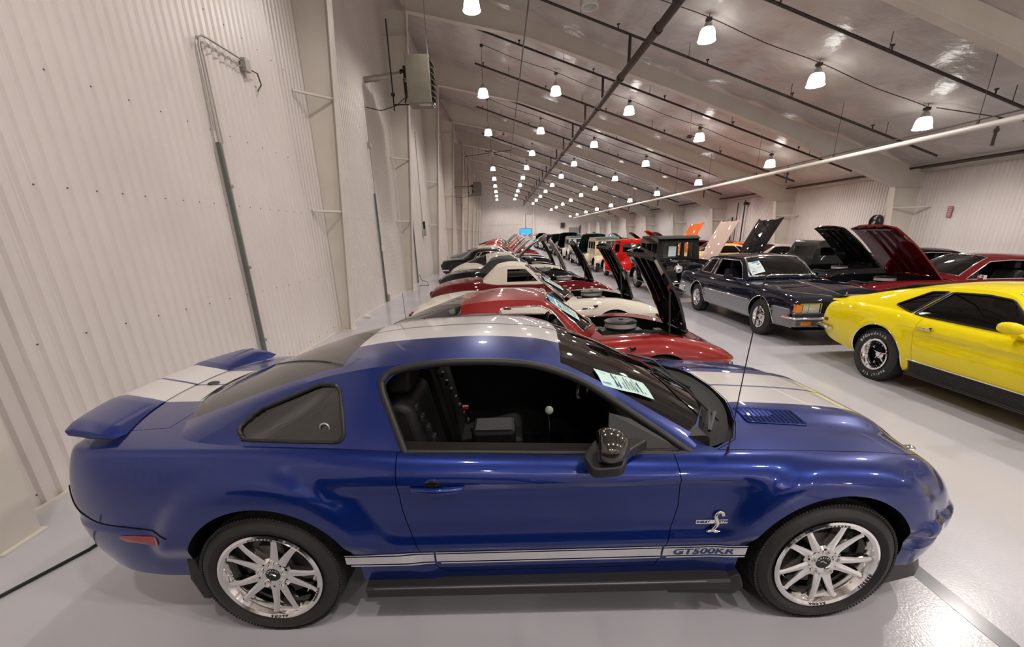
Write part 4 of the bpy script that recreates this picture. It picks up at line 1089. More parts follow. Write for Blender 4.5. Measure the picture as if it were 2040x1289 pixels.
    flank_text('GT500KR', 0.048, 0.755, 0.426, mat('dark_blue_letters', (0.02, 0.04, 0.13), 0.4), 1.5, 0.15, bold=0.0012)
    # badge: bar with lettering and raised snake
    bz, bx_ = 0.605, 0.785; yb_ = side(bx_, bz)
    e = MB(); e.prism(round_poly([(-0.088, -0.0115), (0.088, -0.0115), (0.088, 0.0115), (-0.088, 0.0115)], 0.004, 2), -0.006, 0.0, 'y', (bx_, yb_-0.001, bz)); bar = bev(e.build('badge', M_polish, root), 0.0015)
    for tx, s in ((-0.055, 'SHELBY'), (0.055, 'GT500KR')):
        me = text_mesh(s, 0.016, 0.0005, 'CENTER', 0.15, 1.15, 0.0003); me.transform(Matrix.Translation((bx_+tx, yb_-0.008, bz)) @ Matrix.Rotation(PI/2, 4, 'X')); mesh_obj('badge_lettering', me, M_ink, bar)
    snake = [(0.034, 0.040, 0.012), (0.030, 0.053, 0.011), (0.016, 0.058, 0.010), (0.004, 0.050, 0.010), (-0.001, 0.034, 0.0115), (0.006, 0.016, 0.013), (0.013, 0.000, 0.0135), (0.010, -0.016, 0.012), (0.001, -0.030, 0.011), (-0.006, -0.040, 0.012), (0.002, -0.050, 0.009), (0.018, -0.052, 0.007), (0.030, -0.050, 0.003)]
    e = MB(); e.tube([(bx_+a, yb_-0.012, bz+b_) for a, b_, _ in snake], [r_*0.8 for _, _, r_ in snake], 10)
    e.tube([(bx_-0.034, yb_-0.010, bz-0.052), (bx_-0.015, yb_-0.012, bz-0.046), (bx_+0.022, yb_-0.010, bz-0.050)], [0.004, 0.008, 0.004], 8)
    e.build('badge_snake', M_polish, bar, 60)
    # rocker and aero trim
    e = MB()
    for s in (-1, 1):
        prof = [(0.845, 0.285), (0.895, 0.275), (0.905, 0.262), (0.90, 0.215), (0.87, 0.195), (0.80, 0.20), (0.80, 0.285)]
        V = []; F = []; X = np.linspace(-0.90, 0.90, 14); k = len(prof)
        for x in X:
            for y, z in prof: V.append((x, s*y, z))
        for i in range(len(X)-1):
            for j in range(k): F.append((i*k+j, i*k+(j+1) % k, (i+1)*k+(j+1) % k, (i+1)*k+j))
        F.append(tuple(range(k))); F.append(tuple((len(X)-1)*k+j for j in range(k)))
        q = MB(); q.add(V, F); q.build('side_skirt', M_trim, root, 35)
        q = MB(); q.tube([(-0.86, s*0.902, 0.268), (0.78, s*0.902, 0.268)], 0.005, 6); q.build('skirt_trim', mat('dull_skirt_trim', (0.10, 0.10, 0.10), 0.35, 0.5), root)
        q = MB(); q.prism([(0.60, 0.19), (0.93, 0.17), (0.98, 0.22), (0.95, 0.30), (0.90, 0.275), (0.6, 0.275)], s*0.78, s*0.895, 'y'); bev(q.build('skirt_end', M_trim, root), 0.012)
        q = MB(); q.prism([(-1.765, 0.46), (-1.72, 0.44), (-1.685, 0.30), (-1.70, 0.20), (-1.74, 0.205), (-1.775, 0.33)], s*0.70, s*0.875, 'y'); bev(q.build('mud_flap', M_trim, root), 0.01)
    # front splitter
    X = np.linspace(-1, 1, 25); V = []; F = []
    for t in X:
        y = 0.85*t; xo = 1.66+0.50*(1-abs(t)**5)**0.5; xi = 1.62
        V += [(xi, y, 0.285), (xo-0.05, y*0.985, 0.285), (xo-0.01, y, 0.155), (xi, y, 0.14)]
    for i in range(24):
        for j in range(4): F.append((4*i+j, 4*i+(j+1) % 4, 4*i+4+(j+1) % 4, 4*i+4+j))
    F += [(0, 1, 2, 3), (96, 99, 98, 97)]
    e = MB(); e.add(V, F); e.build('front_splitter', M_trim, root, 30)
    # rear lower valance
    V = []; F = []
    for t in np.linspace(-1, 1, 21):
        y = 0.80*t; xo = -1.84-0.44*(1-abs(t)**3)**0.5; V += [(-1.75, y, 0.37), (xo, y, 0.41), (xo+0.08, y, 0.29), (-1.75, y, 0.27)]
    for i in range(20):
        for j in range(4): F.append((4*i+j, 4*i+(j+1) % 4, 4*i+4+(j+1) % 4, 4*i+4+j))
    e = MB(); e.add(V, F); e.build('rear_valance', M_trim, root, 30)
    # trunk spoiler
    V = []; F = []; T_ = np.linspace(-1, 1, 41)
    for t in T_:
        y = 0.755*t; a = abs(t); e_ = smooth01((a-0.90)/0.10)
        xb = -2.375+0.15*a**2.2; xf_ = xb+0.235-0.03*e_; xd = max(xb+0.03, -2.28)
        zd = B.top(xd, y); zf_ = B.top(xf_, y)
        zt = B.top(-2.25, 0.3)+0.052-0.012*e_+(0.010 if a > 0.42 else 0.0)
        V += [(xf_, y, zf_+0.004+0.02*e_), (xf_-0.06, y, max(zf_+0.016, zt-0.026)), (xb+0.03, y, zt+0.004), (xb-0.012, y, zt-0.004), (xb+0.0, y, zt-0.030), (xb+0.10, y, zt-0.048)]
    for i in range(40):
        for j in range(6): F.append((6*i+j, 6*i+(j+1) % 6, 6*i+6+(j+1) % 6, 6*i+6+j))
    F += [tuple(range(6)), tuple(240+j for j in range(5, -1, -1))]
    e = MB(); e.add(V, F); o = e.build('rear_spoiler', P_blue, root, 50); bev(o, 0.006, 2)
    e = MB(); e.lathe([(0, 0), (0.035, 0), (0.03, 0.008), (0, 0.012)], 16, 'z', (-2.05, 0.02, 1.056)); e.build('trunk_badge', M_black, root, 40)
    # rear: tail lamps and bumper line, side marker
    for s in (-1, 1):
        q = MB()
        for k in range(3): q.bx(-2.36, -2.33, s*(0.30+0.10*k)-0.04, s*(0.30+0.10*k)+0.04, 0.76, 0.92)
        q.build('tail_lamp', M_redlens, root)
        V = []; F = []
        cs = [(x_-0.05, z_+0.02) for x_, z_ in [(-1.985, 0.578), (-1.95, 0.555), (-1.80, 0.548), (-1.775, 0.552), (-1.775, 0.588), (-1.80, 0.592), (-1.96, 0.592)]]
        q = MB(); q.prism(round_poly(cs, 0.01, 2), 0, 0.01, 'y'); me = q.mesh('m')
        for v in me.vertices: v.co.y = s*(B.side(v.co.x, v.co.z)+0.004-v.co.y*0.6)
        mesh_obj('side_marker', me, M_redlens, root)
    # bumper seam along the rear flank
    q = MB(); pts = [(-2.33, 0.80), (-2.27, 0.73), (-2.2, 0.69), (-2.13, 0.665), (-2.0, 0.655), (-1.85, 0.64), (-1.77, 0.615)]
    for s in (-1, 1):
        q = MB(); q.tube([(x, s*(B.side(x, z)+0.0005), z) for x, z in catmull(pts, 4)], 0.0035, 5); q.build('bumper_seam', M_arch, root)
    # door handle
    hx, hz = -0.505, 0.835
    for s in (-1, 1):
        yy = s*B.side(hx, hz)
        q = MB(); q.sphere((hx-0.02, yy-s*0.004, hz), 1, 20, 10, (0.062, 0.010, 0.047)); q.build('handle_recess', P_bluep, root, 60)
        q = MB(); q.sphere((hx-0.02, yy+s*0.000, hz+0.004), 1, 20, 10, (0.050, 0.0085, 0.037)); q.build('handle_cup', P_blk, root, 60)
        q = MB(); q.tube([(hx-0.115, yy+s*0.004, hz), (hx-0.105, yy+s*0.018, hz), (hx, yy+s*0.026, hz-0.002), (hx+0.10, yy+s*0.018, hz), (hx+0.118, yy+s*0.004, hz+0.002)], [0.013, 0.017, 0.017, 0.015, 0.01], 10); q.build('door_handle', P_bluep, root, 60)
    # window frame trims
    for s in (-1, 1):
        pl = [(-0.655, 0.972), (-0.715, 1.11), (-0.770, 1.235), (-0.762, 1.275), (-0.72, 1.303), (-0.58, 1.328), (-0.40, 1.338), (-0.20, 1.332), (-0.02, 1.308), (0.19, 1.228), (0.42, 1.085), (0.68, 0.915)]
        for nm, pts, r_, off in (('window_frame', pl, 0.019, 0.002), ('belt_moulding', [(-0.66, 0.972), (-0.2, 0.958), (0.3, 0.938), (0.68, 0.918)], 0.017, 0.002)):
            dense = catmull(pts, 6); q = MB(); q.tube([(x, s*(G.side(x, z)+off-0.006), z) for x, z in dense], r_, 8); q.build(nm, M_trim, root, 60)
        q = MB(); V = [(x, s*(G.side(x, z)-0.006), z) for x, z in ((0.66, 0.92), (0.40, 1.07), (0.30, 1.10), (0.28, 0.94))]; q.add(V, [(0, 1, 2, 3)]); q.build('mirror_sail', M_trim, root, fix=False)
        q = MB(); q.tube([(x, s*(G.side(x, z)-0.002), z) for x, z in catmull(qwin+[qwin[0]], 2)], 0.010, 6, cap=False); q.build('quarter_window_seal', M_trim, root, 60)
        V = []; F = []
        for i_, x_ in enumerate(np.linspace(-0.70, 0.62, 12)):
            z_ = B.top(x_, 0.77)+0.006; V += [(x_, s*0.725, z_-0.03), (x_, s*0.725, z_), (x_, s*(G.side(x_, z_+0.012)+0.003), z_+0.002)]
        for i_ in range(11):
            for j_ in range(2): F.append((3*i_+j_, 3*i_+3+j_, 3*i_+4+j_, 3*i_+1+j_))
        mesh_obj('window_sill', pydata('w', V, F), M_trim, root)
        # mirror
        arm = MB(); V = []
        arm.prism(round_poly([(0.22, -0.79), (0.47, -0.80), (0.34, -0.92), (0.29, -1.05), (0.16, -1.065), (0.14, -0.95)], 0.035, 4), 0.965, 1.010, 'z'); me = arm.mesh('m')
        if s > 0: me.transform(Matrix.Scale(-1, 4, (0, 1, 0))); me.flip_normals()
        arm_o = bev(mesh_obj('mirror_arm', me, M_trim, root, 40), 0.014, 3)
        c = MB(); c.sphere((0.24, -0.975, 1.07), 1, 24, 14, (0.085, 0.10, 0.072)); me = c.mesh('m')
        for v in me.vertices:
            if v.co.x < 0.195: v.co.x = 0.195+(v.co.x-0.195)*0.12
            if v.co.z < 1.015: v.co.z = 1.015+(v.co.z-1.015)*0.3
            v.co.x += 0.20*(v.co.y+1.01)*0.4
        if s > 0: me.transform(Matrix.Scale(-1, 4, (0, 1, 0))); me.flip_normals()
        mesh_obj('mirror_cap', me, paint('smoked_chrome', (0.06, 0.055, 0.045), 0.7, 0.12), root, 50)
    # bonnet vents
    for s in (-1, 1):
        V = []; q = MB(); n = 12; x0, x1 = 1.07, 1.37; y0, y1 = 0.375, 0.505
        tp = lambda x, y: B.top(x, y)
        q.add([(x0, s*y0, tp(x0, y0)+0.002), (x1, s*(y0+0.02), tp(x1, y0)+0.002), (x1+0.02, s*(y1+0.01), tp(x1, y1)+0.002), (x0+0.02, s*y1, tp(x0, y1)+0.002)], [(0, 1, 2, 3)])
        vo = q.build('hood_vent', M_arch, root, fix=False)
        f_ = MB()
        for k in range(n+1):
            xx = x0+(x1-x0)*k/n; ya, yb2 = y0+0.02*k/n, y1+0.01*k/n; za_, zb_ = tp(xx, ya), tp(xx, yb2)
            f_.add([(xx-0.002, s*ya, za_+0.003), (xx+0.005, s*ya, za_+0.008), (xx+0.025, s*yb2, zb_+0.008), (xx+0.018, s*yb2, zb_+0.003)], [(0, 1, 2, 3)])
        f_.build('vent_louvres', P_bluep, vo, fix=False)
        q = MB(); q.tube([(x, s*y, tp(x, y)+0.003) for x, y in ((x0, y0), (x1, y0+0.02), (x1+0.02, y1+0.01), (x0+0.02, y1), (x0, y0))], 0.005, 6, cap=False); q.build('vent_rim', P_bluep, vo, 60)
        q = MB(); q.lathe([(0, 0.004), (0.022, 0.003), (0.026, 0.0), (0.028, -0.002)], 18, 'z', (1.89, s*0.60, tp(1.89, 0.60)+0.002)); q.lathe([(0, 0.012), (0.008, 0.010), (0.009, 0)], 10, 'z', (1.89, s*0.60, tp(1.89, 0.60)+0.002)); q.build('hood_pin', M_chrome, root, 40)
        q = MB(); V = []
        q.sphere((1.965, s*0.575, 0.67), 1, 18, 10, (0.08, 0.09, 0.06)); q.build('headlamp', M_lens, root, 50)
    q = MB(); q.prism([(-0.36, 0.44), (0.36, 0.44), (0.34, 0.60), (-0.34, 0.60)], 2.12, 2.196, 'x'); q.build('grille', M_arch, root)
    q = MB(); q.lathe([(0, 0), (0.024, 0), (0.02, 0.012), (0.008, 0.022), (0.005, 0.05), (0, 0.05)], 16, 'z', (0.845, -0.79, 0.905)); q.build('antenna_base', M_trim, root, 40)
    q = MB(); q.tube([(0.845, -0.79, 0.93), (0.86, -0.79, 1.3), (0.885, -0.79, 1.735)], 0.0028, 6); q.build('antenna', M_black, root)
    # cowl panel, wipers, cabin
    q = MB()
    for (a, c, d) in (((0.93, -0.50), (0.72, -0.05), 0.02), ((0.955, 0.06), (0.70, 0.50), 0.02), ((0.96, -0.30), (0.83, -0.62), 0.01)):
        za_ = 0.965; p0 = Vector((a[0], a[1], 0.955)); p1 = Vector((c[0], c[1], G.top(c[0], c[1])+0.02)); pm = (p0+p1)/2; pm.z = G.top(pm.x, pm.y)+0.035
        q.tube([p0, pm, p1], 0.007, 6); q.tube([pm+Vector((0.03, -0.25*0, 0)), p1], 0.009, 5)
    q.build('wipers', M_black, root, 50)
    V = []; F = []
    n = 21
    for t in np.linspace(-1, 1, n):
        y = 0.68*t; xi = 0.93-0.19*t*t; xo = 1.085-0.17*t*t-0.03*t**4; zo = B.top(xo, y)-0.014
        V += [(xi, y, G.top(min(xi, 0.99), y)-0.02), ((xi+xo)/2, y, zo-0.03), (xo, y, zo)]
    for i in range(n-1):
        for j in range(2): F.append((3*i+j, 3*i+3+j, 3*i+4+j, 3*i+1+j))
    mesh_obj('cowl_panel', pydata('c', V, F), mat('matt_black_plastic', (0.008, 0.008, 0.008), 0.55, spec=0.2), root, 60)
    interior(root, 0.97, 0.82, -1.02, 0.31, 0.70, sx=-0.42)
    q = MB(); q.bx(-0.98, -0.78, -0.6, 0.6, 0.45, 0.9); bev(q.build('rear_seat', M_inter, root), 0.04)
    q = MB(); q.bx(-1.75, -1.0, -0.58, 0.58, 0.985, 1.0); q.build('parcel_shelf', M_inter, root)
    q = MB(); q.bx(-0.42, -0.14, -0.12, 0.12, 0.50, 0.74); bev(q.build('armrest', M_inter, root), 0.025)
    q = MB(); q.tube([(0.10, 0.0, 0.55), (0.08, 0.0, 0.80)], 0.008, 8); q.build('shift_lever', M_chrome, root)
    q = MB(); q.sphere((0.08, 0, 0.825), 0.028, 14, 10); q.build('shift_knob', mat('white_knob', (0.75, 0.75, 0.68), 0.2), root, 80)
    q = MB(); q.bx(-0.50, -0.46, 0.16, 0.19, 0.78, 0.80); q.build('belt_buckle', mat('red_button', (0.6, 0.02, 0.01), 0.3), root)
    for k in range(9):
        q = MB(); z = 0.62+0.058*k; x = -0.48-0.22*(z-0.6)/0.5; q.box((x+0.045, 0.36-0.17, z), (0.02, 0.05, 0.035)); q.box((x+0.045, -0.36-0.17, z), (0.02, 0.05, 0.035)); bev(q.build('seat_ribs', M_trim, root), 0.006)
    q = MB(); q.box((0.33, 0.0, 1.22), (0.04, 0.22, 0.07)); bev(q.build('rear_view_mirror', M_black, root), 0.01)
    q = MB(); q.lathe([(0.02, 0), (0.026, 0.004), (0.02, 0.006)], 16, 'y', (-1.03, -(G.side(-1.03, 1.08)+0.001), 1.08)); q.build('window_emblem', M_galv, root)
    card(root, None, 0.415, -0.505, 0.12, 0.29, R(14), 0.004, m=M_card, green=G, name='window_card')
    return root, B, G
hero_root, HB, HG = hero()
hero_root.location = (0.1954, 2.5815, 0); hero_root.rotation_euler = (0, 0, R(-0.913))
tag(hero_root, 'metallic blue fastback coupe with white racing stripes and ten-spoke polished wheels, in the foreground', 'car')
# wheel lettering on the blue coupe
def arc_text(parent, s, r, a_mid, size, m, y, spread, name='tyre_lettering', flip=False, sx=1.0):
    b_all = []
    n = len(s)
    for i, ch in enumerate(s):
        if ch == ' ': continue
        a = a_mid+(i-(n-1)/2)*spread*(-1 if not flip else 1)
        me = text_mesh(ch, size, 0.0006, 'CENTER', 0, sx, 0.0008)
        M_ = Matrix.Translation((r*math.cos(a), y, r*math.sin(a))) @ Matrix.Rotation(-(a-PI/2)+(PI if flip else 0), 4, 'Y') @ Matrix.Rotation(PI/2, 4, 'X')
        me.transform(M_); b_all.append(me)
    bm = bmesh.new()
    for me in b_all: bm.from_mesh(me)
    out = bpy.data.meshes.new(name); bm.to_mesh(out); bm.free()
    return mesh_obj(name, out, m, parent)
for o in [c for c in SC.objects if c.parent == hero_root and c.name.startswith('wheel')]:
    if o.location.y > 0: continue
    yy = -0.265*0.40-0.0245
    arc_text(o, 'GT500KR', 0.2345, PI/2+0.0, 0.016, M_trim, yy, 0.075, 'rim_lettering', sx=1.2)
    arc_text(o, 'FORGED', 0.2345, -0.45, 0.014, M_trim, yy, 0.07, 'rim_lettering', sx=1.2, flip=True)
    arc_text(o, 'ALCOA', 0.2345, -PI/2, 0.015, M_trim, yy, 0.075, 'rim_lettering', sx=1.2, flip=False)
    q = MB(); q.lathe([(0, -0.1005), (0.036, -0.1005), (0.039, -0.096), (0.039, -0.09)], 28, 'y'); cc = q.build('centre_cap', M_black, o, 40)
    arc_text(cc, 'SHELBY', 0.028, PI/2, 0.010, M_polish, -0.101, 0.42, 'cap_lettering')
    q = MB(); q.tube([(-0.014, -0.102, 0.002), (-0.006, -0.102, 0.010), (0.004, -0.102, 0.002), (0.014, -0.102, -0.004)], 0.003, 6); q.build('cap_snake', M_polish, cc)
# ------------------------------------------------------------------ other cars: prototypes
def rot_hood(*a): return a
def roadster(name, P, coupe=False, top=None, hoodopen=True, seatm=None, under=None, quality=1, roofpaint=None, valve=None, openlen=0.0, wheel='cap'):
    """long-nosed 1960s sports car with sharp belt crease and swelling fenders"""
    def disp(x, z):
        return 0.012*smooth01((0.60-z)/0.04)*0-0.018*smooth01((0.585-z)/0.02)*smooth01((z-0.45)/0.1)
    n = 90 if quality else 44
    B = Body(zc=[(-2.25, 0.60), (-2.18, 0.70), (-2.0, 0.79), (-1.6, 0.86), (-1.2, 0.88), (-0.5, 0.84), (0.45, 0.85), (0.9, 0.84), (1.3, 0.81), (1.65, 0.755), (1.95, 0.67), (2.08, 0.61), (2.13, 0.575)],
             zs=[(-2.25, 0.58), (-2.12, 0.70), (-1.8, 0.81), (-1.245, 0.865), (-0.6, 0.80), (0.2, 0.79), (0.7, 0.825), (1.20, 0.85), (1.6, 0.79), (1.95, 0.68), (2.13, 0.57)],
             hw=[(-2.25, 0.52), (-2.23, 0.66), (-2.1, 0.77), (-1.7, 0.85), (-1.245, 0.872), (-0.4, 0.845), (0.4, 0.845), (1.245, 0.872), (1.65, 0.85), (1.9, 0.80), (2.05, 0.72), (2.11, 0.66), (2.13, 0.60)],
             zm=[(-2.25, 0.56), (-1.2, 0.60), (1.2, 0.595), (2.13, 0.555)], wb=0.86, zb=[(-2.25, 0.50), (-2.15, 0.40), (-1.7, 0.25), (1.6, 0.24), (1.9, 0.36), (2.05, 0.46), (2.13, 0.53)],
             ks=0.80, pt=2.2, disp=disp, nx=n, nt=10, ns=8, nl=12, lowp=1.15)
    S = dict(name=name, body=B, paint=P, axles=(-1.245, 1.245), Rt=0.325, tw=0.19, rr=0.195, track=0.725, wheel=wheel, gap=0.003,
             arches=[(-1.245, 0.375, 0.32), (1.245, 0.375, 0.31)], yin=0.5)
    S['cabin'] = [(-0.72, -0.60), (0.42, -0.66), (0.5, -0.55), (0.54, 0), (0.5, 0.55), (0.42, 0.66), (-0.72, 0.60)]
    S['door'] = [(0.46, 0.30), (0.50, 0.60), (0.44, 1.1), (-0.66, 1.1), (-0.68, 0.60), (-0.60, 0.30)]; S['doory'] = 0.70
    hood = [(0.66, -0.56), (0.60, 0), (0.66, 0.56), (1.2, 0.52), (1.66, 0.40), (1.74, 0), (1.66, -0.40), (1.2, -0.52)]
    S['hood'] = hood
    if hoodopen:
        S['bay'] = [(x*1.0, y) for x, y in hood]; S['bayz'] = 0.40; S['open'] = (57, 1.70, 0.775); S['hoodunder'] = under or P_blk
        S['prop'] = [(1.45, -0.44, 0.74), (1.40, -0.44, 1.30)]
    else: S['hoodz'] = 0.62
    if coupe:
        S['green'] = Green(zc=[(-2.0, 0.80), (-1.6, 0.97), (-1.2, 1.12), (-0.8, 1.235), (-0.4, 1.285), (-0.05, 1.28), (0.06, 1.26), (0.35, 1.085), (0.68, 0.85)],
                           yr=[(-2.0, 0.20), (-1.6, 0.36), (-1.2, 0.46), (-0.7, 0.53), (0.0, 0.52), (0.35, 0.60), (0.68, 0.66)],
                           zr=[(-2.0, 0.79), (-1.6, 0.95), (-1.2, 1.09), (-0.8, 1.205), (-0.4, 1.24), (0.0, 1.225), (0.35, 1.03), (0.68, 0.82)],
                           yb=[(-2.0, 0.40), (-1.5, 0.58), (-1.0, 0.70), (-0.3, 0.745), (0.68, 0.70)], zb=[(-2.0, 0.76), (-1.2, 0.83), (-0.5, 0.80), (0.68, 0.79)],
                           kx=[(-2.0, 0), (-0.2, 0), (0.06, 0.05), (0.68, 0.20)], nx=54, nt=8, ng=6, th=0.03, bow=0.02)
        S['sidewin'] = [(round_poly([(-0.47, 0.865), (-0.45, 1.165), (-0.02, 1.175), (0.10, 1.12), (0.32, 0.86)], 0.03, 2), None)]
        S['screen'] = [(0.045, -0.46), (0.075, 0), (0.045, 0.46), (0.26, 0.52), (0.44, 0.585), (0.58, 0.3), (0.63, 0), (0.58, -0.3), (0.44, -0.585), (0.26, -0.52)]
        S['rearglass'] = [(-0.86, -0.75), (-0.90, -0.2), (-0.90, 0.2), (-0.86, 0.75), (-1.45, 0.50), (-1.80, 0.22), (-1.83, 0), (-1.80, -0.22), (-1.45, -0.50)]
        S['grear'] = G_green; S['wintrim'] = M_chrome; S['wtr'] = 0.008; S['screentrim'] = M_chrome
        if roofpaint: S['roofpaint'] = roofpaint
    else:
        # windscreen only, or soft top
        x0 = 0.0 if not top else -0.98
        S['green'] = Green(zc=[(-0.98, 0.90), (-0.80, 1.05), (-0.62, 1.22), (-0.3, 1.27), (-0.05, 1.25), (0.06, 1.22), (0.35, 1.06), (0.66, 0.85)] if top else [(0.02, 1.22), (0.06, 1.205), (0.35, 1.05), (0.66, 0.85)],
                           yr=[(-0.98, 0.5), (-0.6, 0.52), (0.0, 0.53), (0.35, 0.60), (0.66, 0.66)] if top else [(0.02, 0.53), (0.35, 0.60), (0.66, 0.66)],
                           zr=[(-0.98, 0.88), (-0.62, 1.16), (-0.3, 1.21), (0.0, 1.185), (0.35, 1.0), (0.66, 0.81)] if top else [(0.02, 1.18), (0.35, 1.0), (0.66, 0.81)],
                           yb=[(x0, 0.70), (0.66, 0.70)], zb=[(x0, 0.80), (0.66, 0.79)], kx=[(x0, 0.0), (0.02, 0.05), (0.66, 0.20)], nx=30, nt=8, ng=5, th=0.03)
        S['screen'] = [(0.03, -0.47), (0.06, 0), (0.03, 0.47), (0.26, 0.53), (0.43, 0.585), (0.57, 0.3), (0.62, 0), (0.57, -0.3), (0.43, -0.585), (0.26, -0.53)]
        S['screentrim'] = M_chrome
        if top:
            S['sidewin'] = [([(-0.42, 0.85), (-0.40, 1.13), (0.02, 1.13), (0.30, 0.86)], None)]; S['roofpaint'] = top
        else:
            # leave just the pillars and header beside the glass
            S['greencut'] = [both_prism([(-0.3, 0.5), (0.0-0.2, 1.3), (0.04, 1.14), (0.40, 0.84), (0.40, 0.5)], 0.35, 1.2)]
            S['roofpaint'] = M_chrome
    root, parts = build_car(S)
    if coupe or quality: interior(root, 0.82, 0.50, -0.66, 0.30, 0.58, seatm=seatm, low=True, sx=-0.30)
    if hoodopen: engine(root, 0.66, 1.66, 0.66, 0.42, True, cx=1.0, cz=0.80, valve=valve)
    # chrome bumpers, lamps
    for s in (-1, 1):
        q = MB(); q.tube([(1.90, s*0.80, 0.46), (2.06, s*0.72, 0.47), (2.13, s*0.55, 0.47), (2.14, s*0.28, 0.46)], [0.018, 0.028, 0.03, 0.02], 8); q.build('front_bumper', M_chrome, root, 60)
        q = MB(); q.tube([(-2.05, s*0.80, 0.48), (-2.22, s*0.68, 0.49), (-2.28, s*0.5, 0.49), (-2.28, s*0.25, 0.47)], [0.018, 0.028, 0.03, 0.02], 8); q.build('rear_bumper', M_chrome, root, 60)
        q = MB(); 
        for k in (0.36, 0.56): q.lathe([(0, -0.015), (0.05, -0.01), (0.055, 0.01)], 14, 'x', (-2.235, s*k, 0.60))
        q.build('tail_lamp', M_redlens, root, 50)
        q = MB(); q.box((-0.55, s*(B.side(-0.55, 0.73)+0.008), 0.73), (0.12, 0.015, 0.022)); q.build('door_handle', M_chrome, root)
    q = MB(); q.bx(2.03, 2.12, -0.5, 0.5, 0.40, 0.50); q.build('grille', M_galv, root)
    q = MB(); q.bx(0.70, 0.84, -B.side(0.75, 0.70)-0.006, -B.side(0.75, 0.70)+0.0, 0.69, 0.715); q.build('fender_badge', M_chrome, root)
    q = MB(); q.box((0.90, -B.side(0.9, 0.70)-0.003, 0.745), (0.05, 0.012, 0.03), Matrix.Rotation(0.5, 3, 'Y')); q.box((0.93, -B.side(0.9, 0.70)-0.003, 0.745), (0.05, 0.012, 0.03), Matrix.Rotation(-0.5, 3, 'Y')); q.build('crossed_flags', M_chrome, root)
    for k in range(3):
        q = MB(); q.prism([(0.62+0.07*k, 0.36), (0.66+0.07*k, 0.36), (0.70+0.07*k, 0.55), (0.66+0.07*k, 0.55)], -B.side(0.7, 0.45)-0.004, -B.side(0.7, 0.45)+0.02, 'y'); q.build('fender_vent', M_arch, root)
    q = MB(); q.tube([(-1.60, 0.45, 0.84), (-1.63, 0.45, 1.15), (-1.65, 0.45, 1.55)] if not coupe else [(-1.75, 0.62, 0.80), (-1.76, 0.62, 1.2)], 0.003, 5); q.build('antenna', M_black, root)
    return root, B, S.get('green')
